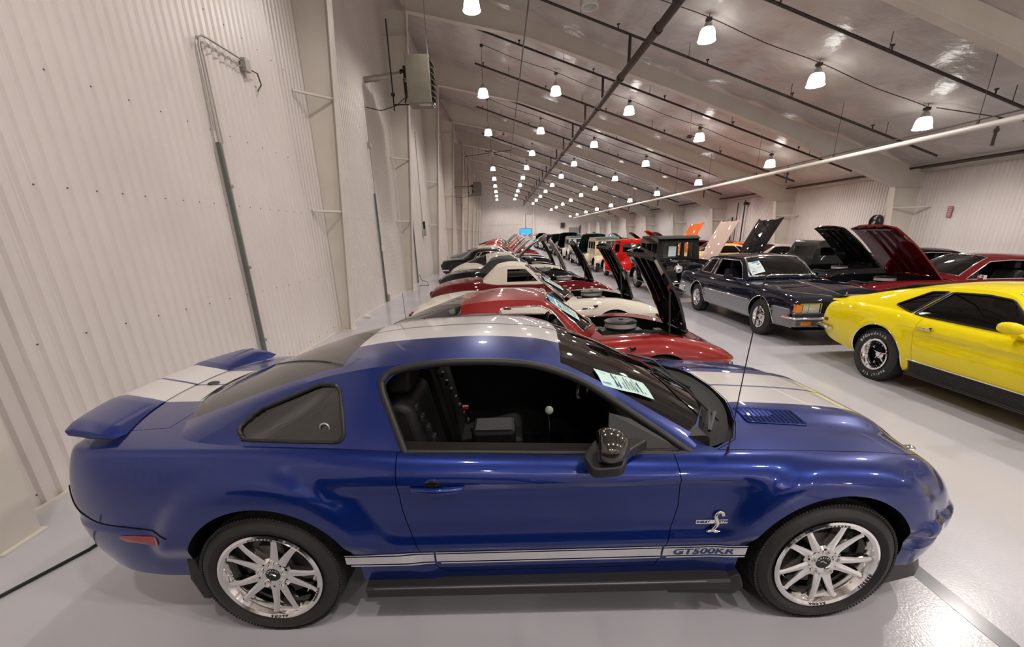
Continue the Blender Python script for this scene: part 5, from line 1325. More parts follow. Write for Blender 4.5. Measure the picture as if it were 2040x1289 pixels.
def pony(name, P, fast=False, hood='closed', under=None, quality=1, wheel='slot', valve=None, mach=False, seatm=None, gl=None, ang=None, white=False):
    """1960s long-hood coupe, notchback or fastback"""
    za = 0.335
    def disp(x, z):
        d = 0.0
        for xc in (-1.37, 1.37):
            r = math.hypot(x-xc, z-za); d += 0.022*smooth01((0.47-r)/0.05)*smooth01((z-0.2)/0.15)
        d -= 0.022*smooth01((0.735-z)/0.02)*smooth01((z-0.55)/0.12)*smooth01((x+0.95)/0.2)*smooth01((1.9-x)/0.2)
        return d
    n = 110 if quality else 44
    B = Body(zc=[(-2.55, 0.74), (-2.50, 0.86), (-2.40, 0.905), (-2.0, 0.935), (-1.4, 0.95), (-0.8, 0.93), (0.4, 0.93), (0.8, 0.93), (1.4, 0.91), (1.9, 0.86), (2.15, 0.80), (2.22, 0.72), (2.24, 0.66)],
             zs=[(-2.55, 0.72), (-2.49, 0.83), (-2.3, 0.885), (-1.8, 0.92), (-1.2, 0.92), (-0.9, 0.89), (0.2, 0.87), (0.8, 0.875), (1.4, 0.87), (1.9, 0.82), (2.15, 0.76), (2.24, 0.64)],
             hw=[(-2.55, 0.60), (-2.53, 0.74), (-2.42, 0.82), (-2.0, 0.875), (-1.37, 0.90), (-0.6, 0.895), (0.6, 0.89), (1.37, 0.885), (1.9, 0.855), (2.1, 0.82), (2.2, 0.76), (2.24, 0.70)],
             zm=[(-2.55, 0.60), (-1.4, 0.73), (1.2, 0.71), (2.24, 0.58)], wb=0.90, zb=[(-2.55, 0.46), (-2.4, 0.36), (-1.8, 0.28), (-0.9, 0.24), (1.4, 0.24), (2.0, 0.30), (2.2, 0.36), (2.24, 0.44)],
             ks=0.88, pt=3.0, disp=disp, nx=n, nt=10, ns=8, nl=20 if quality else 10, lowp=2.2)
    if fast:
        G = Green(zc=[(-2.45, 0.935), (-2.1, 1.02), (-1.7, 1.13), (-1.3, 1.22), (-0.9, 1.28), (-0.5, 1.295), (-0.28, 1.275), (0.0, 1.16), (0.50, 0.935)],
                  yr=[(-2.45, 0.66), (-1.7, 0.60), (-1.0, 0.555), (-0.3, 0.555), (0.0, 0.62), (0.5, 0.70)],
                  zr=[(-2.45, 0.915), (-2.1, 0.985), (-1.7, 1.085), (-1.3, 1.165), (-0.9, 1.22), (-0.5, 1.235), (-0.28, 1.215), (0.0, 1.10), (0.50, 0.89)],
                  yb=[(-2.45, 0.74), (-1.6, 0.80), (-0.8, 0.80), (0.5, 0.77)], zb=[(-2.45, 0.88), (-1.6, 0.90), (-0.8, 0.875), (0.5, 0.85)],
                  kx=[(-2.45, 0), (-0.5, 0), (-0.28, 0.04), (0.5, 0.20)], nx=60, nt=8, ng=6, th=0.03, bow=0.02)
        win = [(round_poly([(-1.06, 0.905), (-0.86, 1.175), (-0.50, 1.195), (-0.26, 1.175), (0.20, 0.89)], 0.03, 2), G_dark), (round_poly([(-1.36, 0.975), (-1.10, 1.155), (-0.90, 1.178), (-1.095, 0.915)], 0.02, 2), G_dark)]
        rear = [(-1.45, -0.50), (-1.45, 0.5), (-2.2, 0.52), (-2.2, -0.52)]
        scr = [(-0.30, -0.49), (-0.27, 0), (-0.30, 0.49), (0.0, 0.555), (0.27, 0.63), (0.39, 0.35), (0.44, 0), (0.39, -0.35), (0.27, -0.63), (0.0, -0.555)]
    else:
        G = Green(zc=[(-1.75, 0.945), (-1.5, 1.10), (-1.28, 1.25), (-1.0, 1.31), (-0.5, 1.33), (-0.15, 1.31), (0.05, 1.24), (0.62, 0.935)],
                  yr=[(-1.75, 0.60), (-1.28, 0.56), (-0.2, 0.56), (0.05, 0.60), (0.62, 0.70)],
                  zr=[(-1.75, 0.91), (-1.5, 1.05), (-1.28, 1.19), (-1.0, 1.25), (-0.5, 1.27), (-0.15, 1.245), (0.05, 1.17), (0.62, 0.89)],
                  yb=[(-1.75, 0.78), (0.62, 0.77)], zb=[(-1.75, 0.90), (0.62, 0.85)], kx=[(-1.75, -0.10), (-1.0, 0), (-0.15, 0.04), (0.62, 0.20)], nx=46, nt=8, ng=6, th=0.03, bow=0.02)
        win = [(round_poly([(-1.18, 0.91), (-0.96, 1.20), (-0.5, 1.225), (-0.12, 1.20), (0.34, 0.89)], 0.03, 2), None)]
        rear = [(-1.27, -0.48), (-1.27, 0.48), (-1.62, 0.5), (-1.62, -0.5)]
        scr = [(-0.14, -0.49), (-0.11, 0), (-0.14, 0.49), (0.1, 0.55), (0.38, 0.63), (0.50, 0.35), (0.55, 0), (0.50, -0.35), (0.38, -0.63), (0.1, -0.55)]
    cx = 0.45 if fast else 0.58
    hp = [(cx+0.02, -0.74), (cx+0.14, -0.4), (cx+0.16, 0), (cx+0.14, 0.4), (cx+0.02, 0.74), (1.3, 0.73), (2.08, 0.67), (2.16, 0.3), (2.18, 0), (2.16, -0.3), (2.08, -0.67), (1.3, -0.73)]
    S = dict(name=name, body=B, green=G, paint=P, axles=(-1.37, 1.37), Rt=0.335, tw=0.23 if mach else 0.20, rr=0.195, track=0.76, wheel=wheel, gap=0.003,
             arches=[(-1.37, 0.385, 0.335), (1.37, 0.385, 0.335)], yin=0.52,
             cabin=[(-1.3, -0.6), (-0.9, -0.70), (0.30, -0.70), (0.42, 0), (0.30, 0.70), (-0.9, 0.70), (-1.3, 0.6)],
             door=[(0.30, 0.30), (0.34, 0.70), (0.28, 1.2), (-0.885, 1.2), (-0.90, 0.70), (-0.86, 0.42), (-0.80, 0.30)], doory=0.74,
             sidewin=win, screen=scr, rearglass=rear, grear=G_dark, gscreen=gl or G_clear, hood=hp, screentrim=M_chrome, wintrim=M_chrome if not mach else M_black, wtr=0.010)
    if hood == 'rear':
        S['bay'] = hp; S['bayz'] = 0.42; S['open'] = (-(ang or 50), cx+0.10, 0.93); S['hoodunder'] = under or P
    elif hood == 'front':
        S['bay'] = hp; S['bayz'] = 0.42; S['open'] = ((ang or 60), 2.05, 0.80); S['hoodunder'] = under or P_blk
    else: S['hoodz'] = 0.62
    root, parts = build_car(S)
    interior(root, 0.88, 0.30 if fast else 0.42, -1.2, 0.30, 0.64, seatm=seatm, low=not quality, sx=-0.42)
    if hood in ('rear', 'front'): engine(root, 0.85, 2.0, 0.68, 0.55, True, cx=1.25, valve=valve, cz=0.80)
    for s in (-1, 1):
        q = MB(); q.lathe([(0.0, 0.02), (0.07, 0.012), (0.085, 0), (0.098, 0.015), (0.105, -0.01), (0.09, -0.05)], 20, 'x', (2.20, s*0.66, 0.64)); q.build('headlamp', M_lens, root, 50)
        q = MB()
        for k in (0.42, 0.54, 0.66): q.bx(-2.565, -2.54, s*k-0.035, s*k+0.035, 0.60, 0.74)
        q.build('tail_lamp', M_redlens, root)
        yy = B.side(-0.78, 0.79)
        q = MB(); q.tube([(-0.86, s*(yy+0.005), 0.79), (-0.84, s*(yy+0.035), 0.795), (-0.72, s*(yy+0.035), 0.79), (-0.70, s*(yy+0.01), 0.79)], 0.011, 8); q.lathe([(0, -0.01), (0.018, -0.01), (0.018, 0.01), (0, 0.01)], 10, 'y', (-0.70, s*(yy+0.01), 0.80)); q.build('door_handle', M_chrome, root, 50)
        if mach:
            q = MB(); q.sphere((0.12, s*0.99, 0.985), 1, 20, 12, (0.125, 0.06, 0.055)); me = q.mesh('m'); 
            for v in me.vertices:
                if v.co.x < 0.03: v.co.x = 0.03
            mesh_obj('mirror', me, P, root, 50)
            q = MB(); q.prism([(0.05, 0.87), (0.20, 0.87), (0.165, 0.96), (0.09, 0.96)], s*0.80, s*1.0, 'y'); me = q.mesh('m'); 
            for v in me.vertices: v.co.y = s*(0.80+(abs(v.co.y)-0.80)*(1.0 if v.co.z > 0.9 else 0.35))
            bev(mesh_obj('mirror_stalk', me, P, root, 50), 0.01)
            q = MB(); q.add([(x_, s*(G.side(x_, z_)+0.007), z_) for x_, z_ in ((-1.10, 0.915), (-1.035, 0.905), (-0.835, 1.18), (-0.90, 1.18))], [(0, 1, 2, 3)]); q.build('quarter_pillar', M_galv, root, fix=False)
            # black ribbed rocker
            V = []; F = []; zz = [0.40, 0.392]
            q = MB(); X0, X1 = -0.96, 0.98
            for k in range(11):
                z0 = 0.385-0.017*k; y0 = B.side(0, max(z0, 0.25))
                q.add([(X0, s*(y0+0.004), z0), (X1, s*(y0+0.004), z0), (X1, s*(y0+0.010), z0-0.006), (X0, s*(y0+0.010), z0-0.006), (X1, s*(y0+0.003), z0-0.016), (X0, s*(y0+0.003), z0-0.016)], [(0, 1, 2, 3), (3, 2, 4, 5)])
            q.build('rocker_panel', M_trim, root, fix=False)
            q = MB(); q.tube([(X0, s*(B.side(0, 0.40)+0.004), 0.398), (X1, s*(B.side(0, 0.40)+0.004), 0.398)], 0.010, 6); q.build('rocker_moulding', M_chrome, root)
            q = MB(); q.bx(-2.40, -2.30, s*(B.side(-2.35, 0.62)-0.01), s*(B.side(-2.35, 0.62)+0.006), 0.59, 0.635); q.build('side_marker', M_redlens, root)
            for xc in (-1.37, 1.37):
                q = MB(); q.tube([(xc+0.388*math.cos(a), s*(B.side(xc+0.39*math.cos(a), za+0.39*math.sin(a))-0.004), za+0.388*math.sin(a)) for a in np.linspace(-0.15, PI+0.15, 26)], 0.008, 6); q.build('wheel_lip', M_chrome, root, 60)
        else:
            q = MB(); q.box((0.22, s*0.93, 0.95), (0.06, 0.13, 0.08)); q.tube([(0.22, s*0.84, 0.88), (0.22, s*0.91, 0.94)], 0.01, 6); bev(q.build('mirror', M_chrome, root), 0.01)
    q = MB(); q.tube([(2.02, -0.86, 0.45), (2.20, -0.80, 0.46), (2.29, -0.55, 0.46), (2.31, 0, 0.46), (2.29, 0.55, 0.46), (2.20, 0.80, 0.46), (2.02, 0.86, 0.45)], [0.03, 0.04, 0.045, 0.045, 0.045, 0.04, 0.03], 8); q.build('front_bumper', M_chrome, root, 60)
    q = MB(); q.tube([(-2.2, -0.88, 0.50), (-2.50, -0.82, 0.50), (-2.60, -0.5, 0.50), (-2.61, 0, 0.50), (-2.60, 0.5, 0.50), (-2.50, 0.82, 0.50), (-2.2, 0.88, 0.50)], [0.03, 0.04, 0.045, 0.045, 0.045, 0.04, 0.03], 8); q.build('rear_bumper', M_chrome, root, 60)
    q = MB(); q.bx(2.16, 2.245, -0.54, 0.54, 0.52, 0.74); q.build('grille', M_arch, root)
    if mach:
        q = MB(); q.prism([(-2.52, 0.925), (-2.30, 0.965), (-2.25, 0.96), (-2.45, 0.905)], -0.72, 0.72, 'y'); q.build('rear_spoiler', M_black, root)
        q = MB()
        for k in range(4): q.prism([(-1.50-0.16*k, 1.175-0.045*k), (-1.40-0.16*k, 1.20-0.045*k), (-1.40-0.16*k, 1.215-0.045*k), (-1.50-0.16*k, 1.19-0.045*k)], -0.5, 0.5, 'y')
        q.build('rear_window_slats', M_black, root)
    return root, B, G
def cutlass():
    def disp(x, z):
        d = 0.0
        for xc in (-1.37, 1.37):
            r = math.hypot(x-xc, z-0.33); d += 0.012*smooth01((0.45-r)/0.04)*smooth01((z-0.2)/0.15)
        return d
    B = Body(zc=[(-2.62, 0.80), (-2.58, 0.88), (-2.45, 0.915), (-1.6, 0.93), (0.5, 0.935), (0.8, 0.93), (1.6, 0.875), (2.2, 0.80), (2.30, 0.77), (2.33, 0.70)],
             zs=[(-2.62, 0.78), (-2.56, 0.86), (-2.3, 0.89), (-1.37, 0.885), (-0.8, 0.885), (0.7, 0.885), (1.4, 0.865), (2.2, 0.785), (2.33, 0.68)],
             hw=[(-2.62, 0.72), (-2.60, 0.83), (-2.4, 0.88), (-1.37, 0.905), (0.6, 0.905), (1.37, 0.90), (2.0, 0.88), (2.25, 0.85), (2.32, 0.80), (2.33, 0.74)],
             zm=0.66, wb=0.90, zb=[(-2.62, 0.42), (-2.3, 0.33), (-1.7, 0.25), (1.7, 0.25), (2.1, 0.30), (2.33, 0.36)], ks=0.90, pt=4.0, disp=disp, nx=100, nt=10, ns=7, nl=14, lowp=2.4)
    G = Green(zc=[(-1.95, 0.93), (-1.72, 1.12), (-1.5, 1.30), (-1.2, 1.35), (-0.6, 1.375), (-0.05, 1.355), (0.15, 1.28), (0.62, 0.955)],
              yr=[(-1.95, 0.64), (-1.5, 0.60), (-0.1, 0.60), (0.15, 0.64), (0.62, 0.73)], zr=[(-1.95, 0.90), (-1.72, 1.08), (-1.5, 1.25), (-1.2, 1.30), (-0.6, 1.325), (-0.05, 1.305), (0.15, 1.23), (0.62, 0.92)],
              yb=[(-1.95, 0.80), (0.62, 0.79)], zb=[(-1.95, 0.88), (0.62, 0.87)], kx=[(-1.95, -0.04), (-1.0, 0), (-0.05, 0.03), (0.62, 0.12)], nx=50, nt=8, ng=6, th=0.03, bow=0.01)
    S = dict(name='dark_coupe', body=B, green=G, paint=P_navy, axles=(-1.37, 1.37), Rt=0.33, tw=0.22, rr=0.19, track=0.775, wheel='slot', gap=0.003,
             arches=[(-1.37, 0.385, 0.33), (1.37, 0.385, 0.33)], cabin=[(-1.3, -0.68), (0.42, -0.71), (0.52, 0), (0.42, 0.71), (-1.3, 0.68)],
             door=[(0.42, 0.30), (0.50, 0.70), (0.46, 1.2), (-0.86, 1.2), (-0.86, 0.70), (-0.80, 0.30)], doory=0.76,
             sidewin=[(round_poly([(-0.80, 0.925), (-0.80, 1.26), (-0.04, 1.265), (0.12, 1.20), (0.42, 0.925)], 0.02, 2), None), (round_poly([(-1.47, 0.945), (-1.27, 1.25), (-0.95, 1.26), (-0.97, 0.935)], 0.02, 2), G_dark)],
             screen=[(-0.03, -0.545), (-0.01, 0), (-0.03, 0.545), (0.15, 0.585), (0.46, 0.66), (0.54, 0.35), (0.56, 0), (0.54, -0.35), (0.46, -0.66), (0.15, -0.585)],
             rearglass=[(-1.52, -0.5), (-1.52, 0.5), (-1.80, 0.52), (-1.80, -0.52)], grear=G_dark, gscreen=G_tint,
             hood=[(0.64, -0.72), (0.68, 0), (0.64, 0.72), (1.4, 0.71), (2.22, 0.66), (2.24, 0), (2.22, -0.66), (1.4, -0.71)], hoodz=0.62, screentrim=M_chrome, wintrim=M_chrome, wtr=0.012, ftr=0.018)
    root, parts = build_car(S)
    interior(root, 0.90, 0.44, -1.25, 0.32, 0.66, sx=-0.35, seatm=mat('dark_blue_velour', (0.015, 0.018, 0.03), 0.8))
    for s in (-1, 1):
        # silver lower body side below the moulding
        V = []; F = []; X = np.linspace(-2.52, 2.2, 90); Zs = [0.60, 0.52, 0.44, 0.36, 0.28]
        for x in X:
            for z in Zs: V.append((x, s*(B.side(x, z)+0.003), z))
        k = len(Zs)
        for i in range(len(X)-1):
            xm = (X[i]+X[i+1])/2
            for j in range(k-1):
                zmid = (Zs[j]+Zs[j+1])/2
                if min(math.hypot(xm+1.37, zmid-0.33), math.hypot(xm-1.37, zmid-0.33)) > 0.41: F.append((i*k+j, i*k+j+1, (i+1)*k+j+1, (i+1)*k+j))
        mesh_obj('lower_body_panel', pydata('l', V, F), P_silver, root, 60)
        for xa, xb in ((-2.52, -1.78), (-0.94, 0.95), (1.79, 2.2)):
            q = MB(); q.tube([(x, s*(B.side(x, 0.605)+0.006), 0.605) for x in np.linspace(xa, xb, 12)], 0.009, 6); q.build('side_moulding', M_chrome, root, 60)
        for xc in (-1.37, 1.37):
            q = MB(); q.tube([(xc+0.388*math.cos(a), s*(B.side(xc+0.39*math.cos(a), 0.33+0.39*math.sin(a))-0.002), 0.33+0.388*math.sin(a)) for a in np.linspace(-0.15, PI+0.15, 26)], 0.009, 6); q.build('wheel_lip', M_chrome, root, 60)
        q = MB(); q.box((0.22, s*0.97, 0.96), (0.10, 0.17, 0.10)); q.box((0.27, s*0.88, 0.92), (0.10, 0.08, 0.05)); bev(q.build('mirror', P_navy, root), 0.02, 3)
        q = MB(); q.prism([(-0.87, 0.92), (-0.82, 0.92), (-0.83, 1.28), (-0.90, 1.28)], s*0.73, s*0.75, 'y'); me = q.mesh('m')
        for v in me.vertices: v.co.y = s*(G.side(v.co.x, v.co.z)+0.006)
        mesh_obj('roof_pillar_moulding', me, M_chrome, root)
        # front lamps
        q = MB(); q.bx(2.30, 2.345, s*0.46, s*0.64, 0.56, 0.70); q.bx(2.30, 2.345, s*0.65, s*0.74, 0.56, 0.70); ho = bev(q.build('headlamp', M_lens, root), 0.008)
        q = MB(); q.prism([(2.20, 0.86), (2.345, 0.755), (2.345, 0.75), (2.20, 0.75)], 0.56, 0.70, 'z') if False else q.bx(2.22, 2.345, s*0.75, s*0.845, 0.56, 0.70); bev(q.build('corner_lamp', M_amber, root), 0.01)
        q = MB(); q.bx(2.29, 2.35, s*0.44, s*0.86, 0.545, 0.56); q.bx(2.29, 2.35, s*0.44, s*0.86, 0.70, 0.715); q.bx(2.29, 2.35, s*0.43, s*0.45, 0.545, 0.715); q.build('lamp_bezel', M_chrome, root)
        q = MB(); q.bx(2.385, 2.40, s*0.50, s*0.76, 0.36, 0.42); q.build('turn_signal', M_amber, root)
        q = MB(); q.bx(2.12, 2.24, s*0.885, s*0.905, 0.44, 0.50); q.build('side_marker', M_amber, root)
    q = MB(); q.bx(2.28, 2.35, -0.42, 0.42, 0.545, 0.73); q.build('grille', M_arch, root)
    g = MB(); g.bx(2.34, 2.37, -0.015, 0.015, 0.53, 0.74)
    for y in np.linspace(-0.4, 0.4, 22): g.bx(2.35, 2.355, y-0.004, y+0.004, 0.55, 0.72)
    g.build('grille_bars', M_trim, root)
    q = MB(); q.prism(round_poly([(2.10, -0.91), (2.37, -0.88), (2.41, -0.5), (2.42, 0), (2.41, 0.5), (2.37, 0.88), (2.10, 0.91)], 0.05, 3), 0.33, 0.46, 'z'); bo = bev(q.build('front_bumper', P_silver, root, 40), 0.015)
    q = MB(); q.tube([(2.12, -0.925, 0.475), (2.38, -0.89, 0.475), (2.43, -0.4, 0.475), (2.43, 0.4, 0.475), (2.38, 0.89, 0.475), (2.12, 0.925, 0.475)], 0.016, 6); q.build('bumper_strip', M_chrome, bo, 60)
    q = MB(); q.bx(2.28, 2.36, -0.86, 0.86, 0.475, 0.545); q.build('front_panel', paint('slate_blue_paint', (0.02, 0.035, 0.09), 0.3), root)
    q = MB(); q.tube([(0.72, 0.0, B.top(0.72, 0)+0.005)]+[(x, 0, B.top(x, 0)+0.004) for x in np.linspace(0.9, 2.22, 8)], 0.007, 6); q.build('hood_moulding', M_chrome, root)
    q = MB(); q.tube([(2.25, 0, 0.80), (2.26, 0, 0.845)], 0.004, 6); q.box((2.26, 0, 0.86), (0.006, 0.025, 0.03)); q.build('hood_ornament', M_chrome, root)
    q = MB(); q.prism(round_poly([(-2.1, -0.9), (-2.64, -0.86), (-2.68, 0), (-2.64, 0.86), (-2.1, 0.9)], 0.05, 3), 0.38, 0.52, 'z'); bev(q.build('rear_bumper', M_chrome, root, 40), 0.015)
    q = MB(); q.tube([(0.66, -0.80, 0.93), (0.67, -0.80, 1.75)], 0.003, 5)
    q.build('antenna', M_black, root)
    card(root, None, 0.30, -0.47, 0.26, 0.30, R(0), 0.004, m=M_cardw, green=G)
    return root, B, G
def old_car(name, P, open_front=True, wheelbase=2.63, top_m=None, roofh=1.70, fen=None, chop=0.0, tyre_r=0.36, card_=True, wide=0.0):
    """1930s upright car: cabin, bonnet, separate fenders, running boards"""
    root = empty(name); hb = wheelbase/2; fen = fen or P
    rod_ = wheelbase > 2.8
    q = MB(); q.prism(round_poly([(-hb-0.50, 0.50), (-hb-0.42, 0.80), (-1.05, 1.08), (-0.92, roofh-0.10), (-0.72, roofh), (0.05, roofh), (0.16, roofh-0.08), (0.28, 1.02), (0.30, 0.45)], 0.14, 5), -0.62-wide, 0.62+wide, 'y') if rod_ else q.prism(round_poly([(-hb-0.42, 0.45), (-hb-0.42, 0.95), (-hb-0.30, roofh-0.12), (-hb-0.1, roofh-0.02), (0.12, roofh), (0.20, roofh-0.06), (0.28, 1.02), (0.30, 0.45)], 0.06, 3), -0.64-wide, 0.64+wide, 'y')
    body = q.mesh('m')
    for v in body.vertices:
        t = smooth01((v.co.z-0.95)/0.7); v.co.y *= 1-(0.14 if rod_ else 0.06)*t
    cuts = []
    me0 = q.mesh('m'); body.materials.append(None)
    wins = [(-hb-0.15, -hb+0.32), (-hb+0.42, -hb+0.95), (-hb+1.02, 0.12)] if not rod_ else [(-0.66, 0.06)]
    for a, c in wins: cuts.append(prism_me(round_poly([(a, 1.06), (a, roofh-0.2), (c, roofh-0.2), (c, 1.06)], 0.04, 2), -1, 1, 'y', M_inter))
    cuts.append(prism_me(round_poly([(-0.50, 1.08), (-0.46, roofh-0.18), (0.46, roofh-0.18), (0.50, 1.08)], 0.04, 2), -0.2, 0.6, 'x', M_inter))
    inner = MB(); inner.bx(-hb-0.30 if not rod_ else -0.85, 0.12, -0.55, 0.55, 0.55, roofh-0.08); im = inner.mesh('c'); im.materials.append(M_inter); cuts.insert(0, im)
    body = boolean(body, cuts)
    for i, m_ in enumerate(body.materials):
        if m_ is None: body.materials[i] = P
    shade(body, 30); bo = mesh_obj('cabin', body, None, root)
    if top_m:
        q = MB(); q.prism(round_poly([(-hb-0.2, roofh-0.02), (-hb-0.05, roofh+0.025), (0.10, roofh+0.03), (0.32, roofh-0.05), (0.30, roofh-0.07), (0.1, roofh-0.0)], 0.02, 2), -0.60-wide, 0.60+wide, 'y'); q.build('roof_top', top_m, root, 40)
    q = MB(); q.prism([(0.23, 1.08), (0.20, roofh-0.17), (0.205, roofh-0.17), (0.235, 1.08)], -0.47, 0.47, 'y'); q.build('windshield', G_clear, root)
    # bonnet
    V = []; F = []; n = 13
    for x, w, h, zb in ((0.28, 0.52, 1.04, 0.5), (0.8, 0.42, 1.02, 0.5), (hb+0.18, 0.30, 0.98, 0.5), (hb+0.24, 0.26, 0.94, 0.5)):
        for i in range(n):
            a = PI*i/(n-1); V.append((x, -w*math.copysign(abs(math.cos(a))**0.6, math.cos(a)), zb+(h-zb)*math.sin(a)**0.5))
    for k in range(3):
        for i in range(n-1): F.append((k*n+i, k*n+i+1, (k+1)*n+i+1, (k+1)*n+i))
    F.append(tuple(3*n+i for i in range(n)))
    mesh_obj('hood', pydata('h', V, F), P, root, 45)
    q = MB(); q.prism(round_poly([(-0.26, 0.50), (-0.28, 0.86), (-0.15, 0.98), (0.15, 0.98), (0.28, 0.86), (0.26, 0.50)], 0.05, 3), hb+0.24, hb+0.28, 'x'); q.build('radiator_shell', M_chrome, root, 40)
    q = MB(); q.prism(round_poly([(-0.20, 0.52), (-0.22, 0.84), (-0.12, 0.93), (0.12, 0.93), (0.22, 0.84), (0.20, 0.52)], 0.05, 3), hb+0.275, hb+0.29, 'x'); q.build('grille', M_arch, root)
    q = MB(); q.bx(-hb-0.6, hb+0.2, -0.38, 0.38, 0.38, 0.5); q.build('chassis', M_arch, root)
    for s in (-1, 1):
        for xc, side in ((-hb, 'rear'), (hb, 'front')):
            V = []; F = []; R1 = tyre_r+0.09; A = np.linspace(-0.1 if side == 'rear' else 0.25, PI+0.1 if side == 'rear' else PI+0.0, 18)
            for a in A:
                rr = R1*(1.0 if side == 'rear' else 1.0)
                for j in range(7):
                    t = j/6; y = 0.52+0.40*t; dz = -0.05*t*t-0.10*max(0, t-0.75)*4*0.4
                    V.append((xc+rr*math.cos(a)*(1.0), s*y, tyre_r+(rr+dz)*math.sin(a)*(1.0)+0.0))
            if side == 'front':     # sweep down to the running board
                for j in range(7): t = j/6; V.append((hb-R1-0.35, s*(0.52+0.40*t), 0.30))
            m = len(V)//7
            for i in range(m-1):
                for j in range(6): F.append((i*7+j, i*7+j+1, (i+1)*7+j+1, (i+1)*7+j))
            mesh_obj('fender', solidify(pydata('f', V, F), 0.012), fen, root, 50)
            fo = [c for c in SC.objects if c.parent == root and c.name.startswith('fender')][-1]
            setmats(fo.data, [fen, M_arch]); shade(fo.data, 50)
        q = MB(); q.bx(-hb+tyre_r, hb-tyre_r-0.35, s*0.62, s*0.90, 0.27, 0.31); q.build('running_board', fen, root)
        q = MB(); q.sphere((hb+0.12, s*0.42, 0.82), 1, 16, 10, (0.12, 0.115, 0.115)); q.build('headlamp', M_chrome, root, 60)
        q = MB(); q.lathe([(0, 0.0), (0.10, -0.012), (0.105, -0.02)], 18, 'x', (hb+0.235, s*0.42, 0.82)); q.build('headlamp_lens', M_lens, root, 60)
        for xc in (-hb, hb): add_wheel(root, xc, s*0.74, 'white' if open_front else 'wire', tyre_r, 0.19, 0.23)
    q = MB(); q.tube([(hb+0.0, -0.72, tyre_r), (hb+0.02, 0, 0.25), (hb+0.0, 0.72, tyre_r)], 0.03, 8); q.build('front_axle', M_chrome, root)
    q = MB(); q.tube([(hb+0.45, -0.75, 0.46), (hb+0.50, 0, 0.44), (hb+0.45, 0.75, 0.46)], 0.022, 6); q.build('front_bumper', M_chrome, root, 60)
    if card_:
        q = MB(); q.add([(0.235, -0.30, 1.12), (0.235, -0.06, 1.12), (0.222, -0.06, 1.42), (0.222, -0.30, 1.42)], [(0, 1, 2, 3)]); q.build('window_card', M_cardw, root, fix=False)
    q = MB(); q.bx(-hb-0.25 if not rod_ else -0.8, 0.1, -0.5, 0.5, 0.56, 0.62); q.bx(-0.6, -0.5, -0.5, 0.5, 0.6, 1.1); q.build('seat', M_inter, root)
    return root
# ------------------------------------------------------------------ the rows of cars
def place(root, x, y, deg, label, group=None, cat='car'):
    root.location = (x, y, 0); root.rotation_euler = (0, 0, R(deg)); tag(root, label, cat, group); return root
# left row, noses to the right
r1, b1, g1 = roadster('red_coupe', P_red, coupe=True, valve=M_black)
place(r1, 0.42, 5.20, -0.5, 'candy red sports coupe with raised front-hinged hood and round air cleaner, behind the blue coupe')
card(r1, None, 0.255, -0.32, 0.22, 0.34, R(6), 0.006, green=g1)
r2, b2, g2 = roadster('white_roadster', P_cream, seatm=M_inter, valve=M_alloy)
place(r2, 0.62, 8.02, -0.5, 'cream white open roadster with raised hood, behind the red sports coupe')
card(r2, None, 0.26, -0.30, 0.18, 0.32, R(6), 0.006, green=g2)
r3, b3, g3 = roadster('maroon_roadster', P_maroon, top=M_cloth)
place(r3, 0.52, 10.95, -0.5, 'maroon roadster with tan cloth top and raised hood')
r4, b4, g4 = roadster('black_roadster', P_blk, top=M_clothb, under=mat('pale_grey_hood_lining', (0.55, 0.5, 0.5), 0.5))
place(r4, 0.32, 13.95, -0.5, 'black roadster with raised hood behind the one with the tan top')
r5, b5, g5 = roadster('cream_coupe', P_cream, coupe=True, quality=0)
place(r5, 0.30, 16.9, -0.5, 'cream sports coupe with pale green rear glass behind the black roadster')
p1, _, _ = pony('black_notchback', P_blk, hood='rear', quality=0, ang=42)
place(p1, -0.05, 19.8, 0, 'black notchback with hood raised from the windshield, seventh in the left row')
p2, _, _ = pony('silver_fastback', P_silver, fast=True, hood='rear', quality=0, ang=42)
place(p2, -0.05, 22.6, 0, 'grey silver fastback with raised hood, eighth in the left row')
# middle row, noses toward the camera
my, _, _ = pony('yellow_fastback', P_yellow, fast=True, wheel='magnum', mach=True)
place(my, 5.64, 3.93, -90.0, 'bright yellow fastback with black ribbed rocker panels and white-lettered tyres')
for o in [c for c in SC.objects if c.parent == my and c.name.startswith('wheel')]:
    if o.location.y > 0: continue
    yy = -0.23*0.5-0.0015
    arc_text(o, 'BFGoodrich', 0.266, PI/2+0.30, 0.052, M_ltext, yy, 0.165, 'tyre_lettering', sx=1.1)
    arc_text(o, 'Radial T/A', 0.266, -PI/2+0.3, 0.044, M_ltext, yy, 0.135, 'tyre_lettering', flip=False, sx=1.0)
cu_, _, _ = cutlass()
place(cu_, 5.68, 9.38, -90, 'dark navy and silver two-door sedan with amber corner lamps, behind the yellow fastback')
sd = old_car('black_antique_sedan', P_blk, False, 2.63, M_clothb, 1.70, wide=0.04)
place(sd, 5.56, 14.40, -90, 'black upright antique sedan between the dark two-door sedan and the red hot rod')
rd = old_car('red_hot_rod', P_rod, True, 2.85, None, 1.58, card_=False)
place(rd, 5.52, 19.0, -90, 'bright red 1930s hot rod with chrome wheels beyond the black antique sedan')
cr_ = old_car('cream_antique_car', P_ivory, True, 2.7, P_teal, 1.62, fen=P_ivory)
place(cr_, 5.45, 23.6, -90, 'ivory and teal antique car beyond the red hot rod')
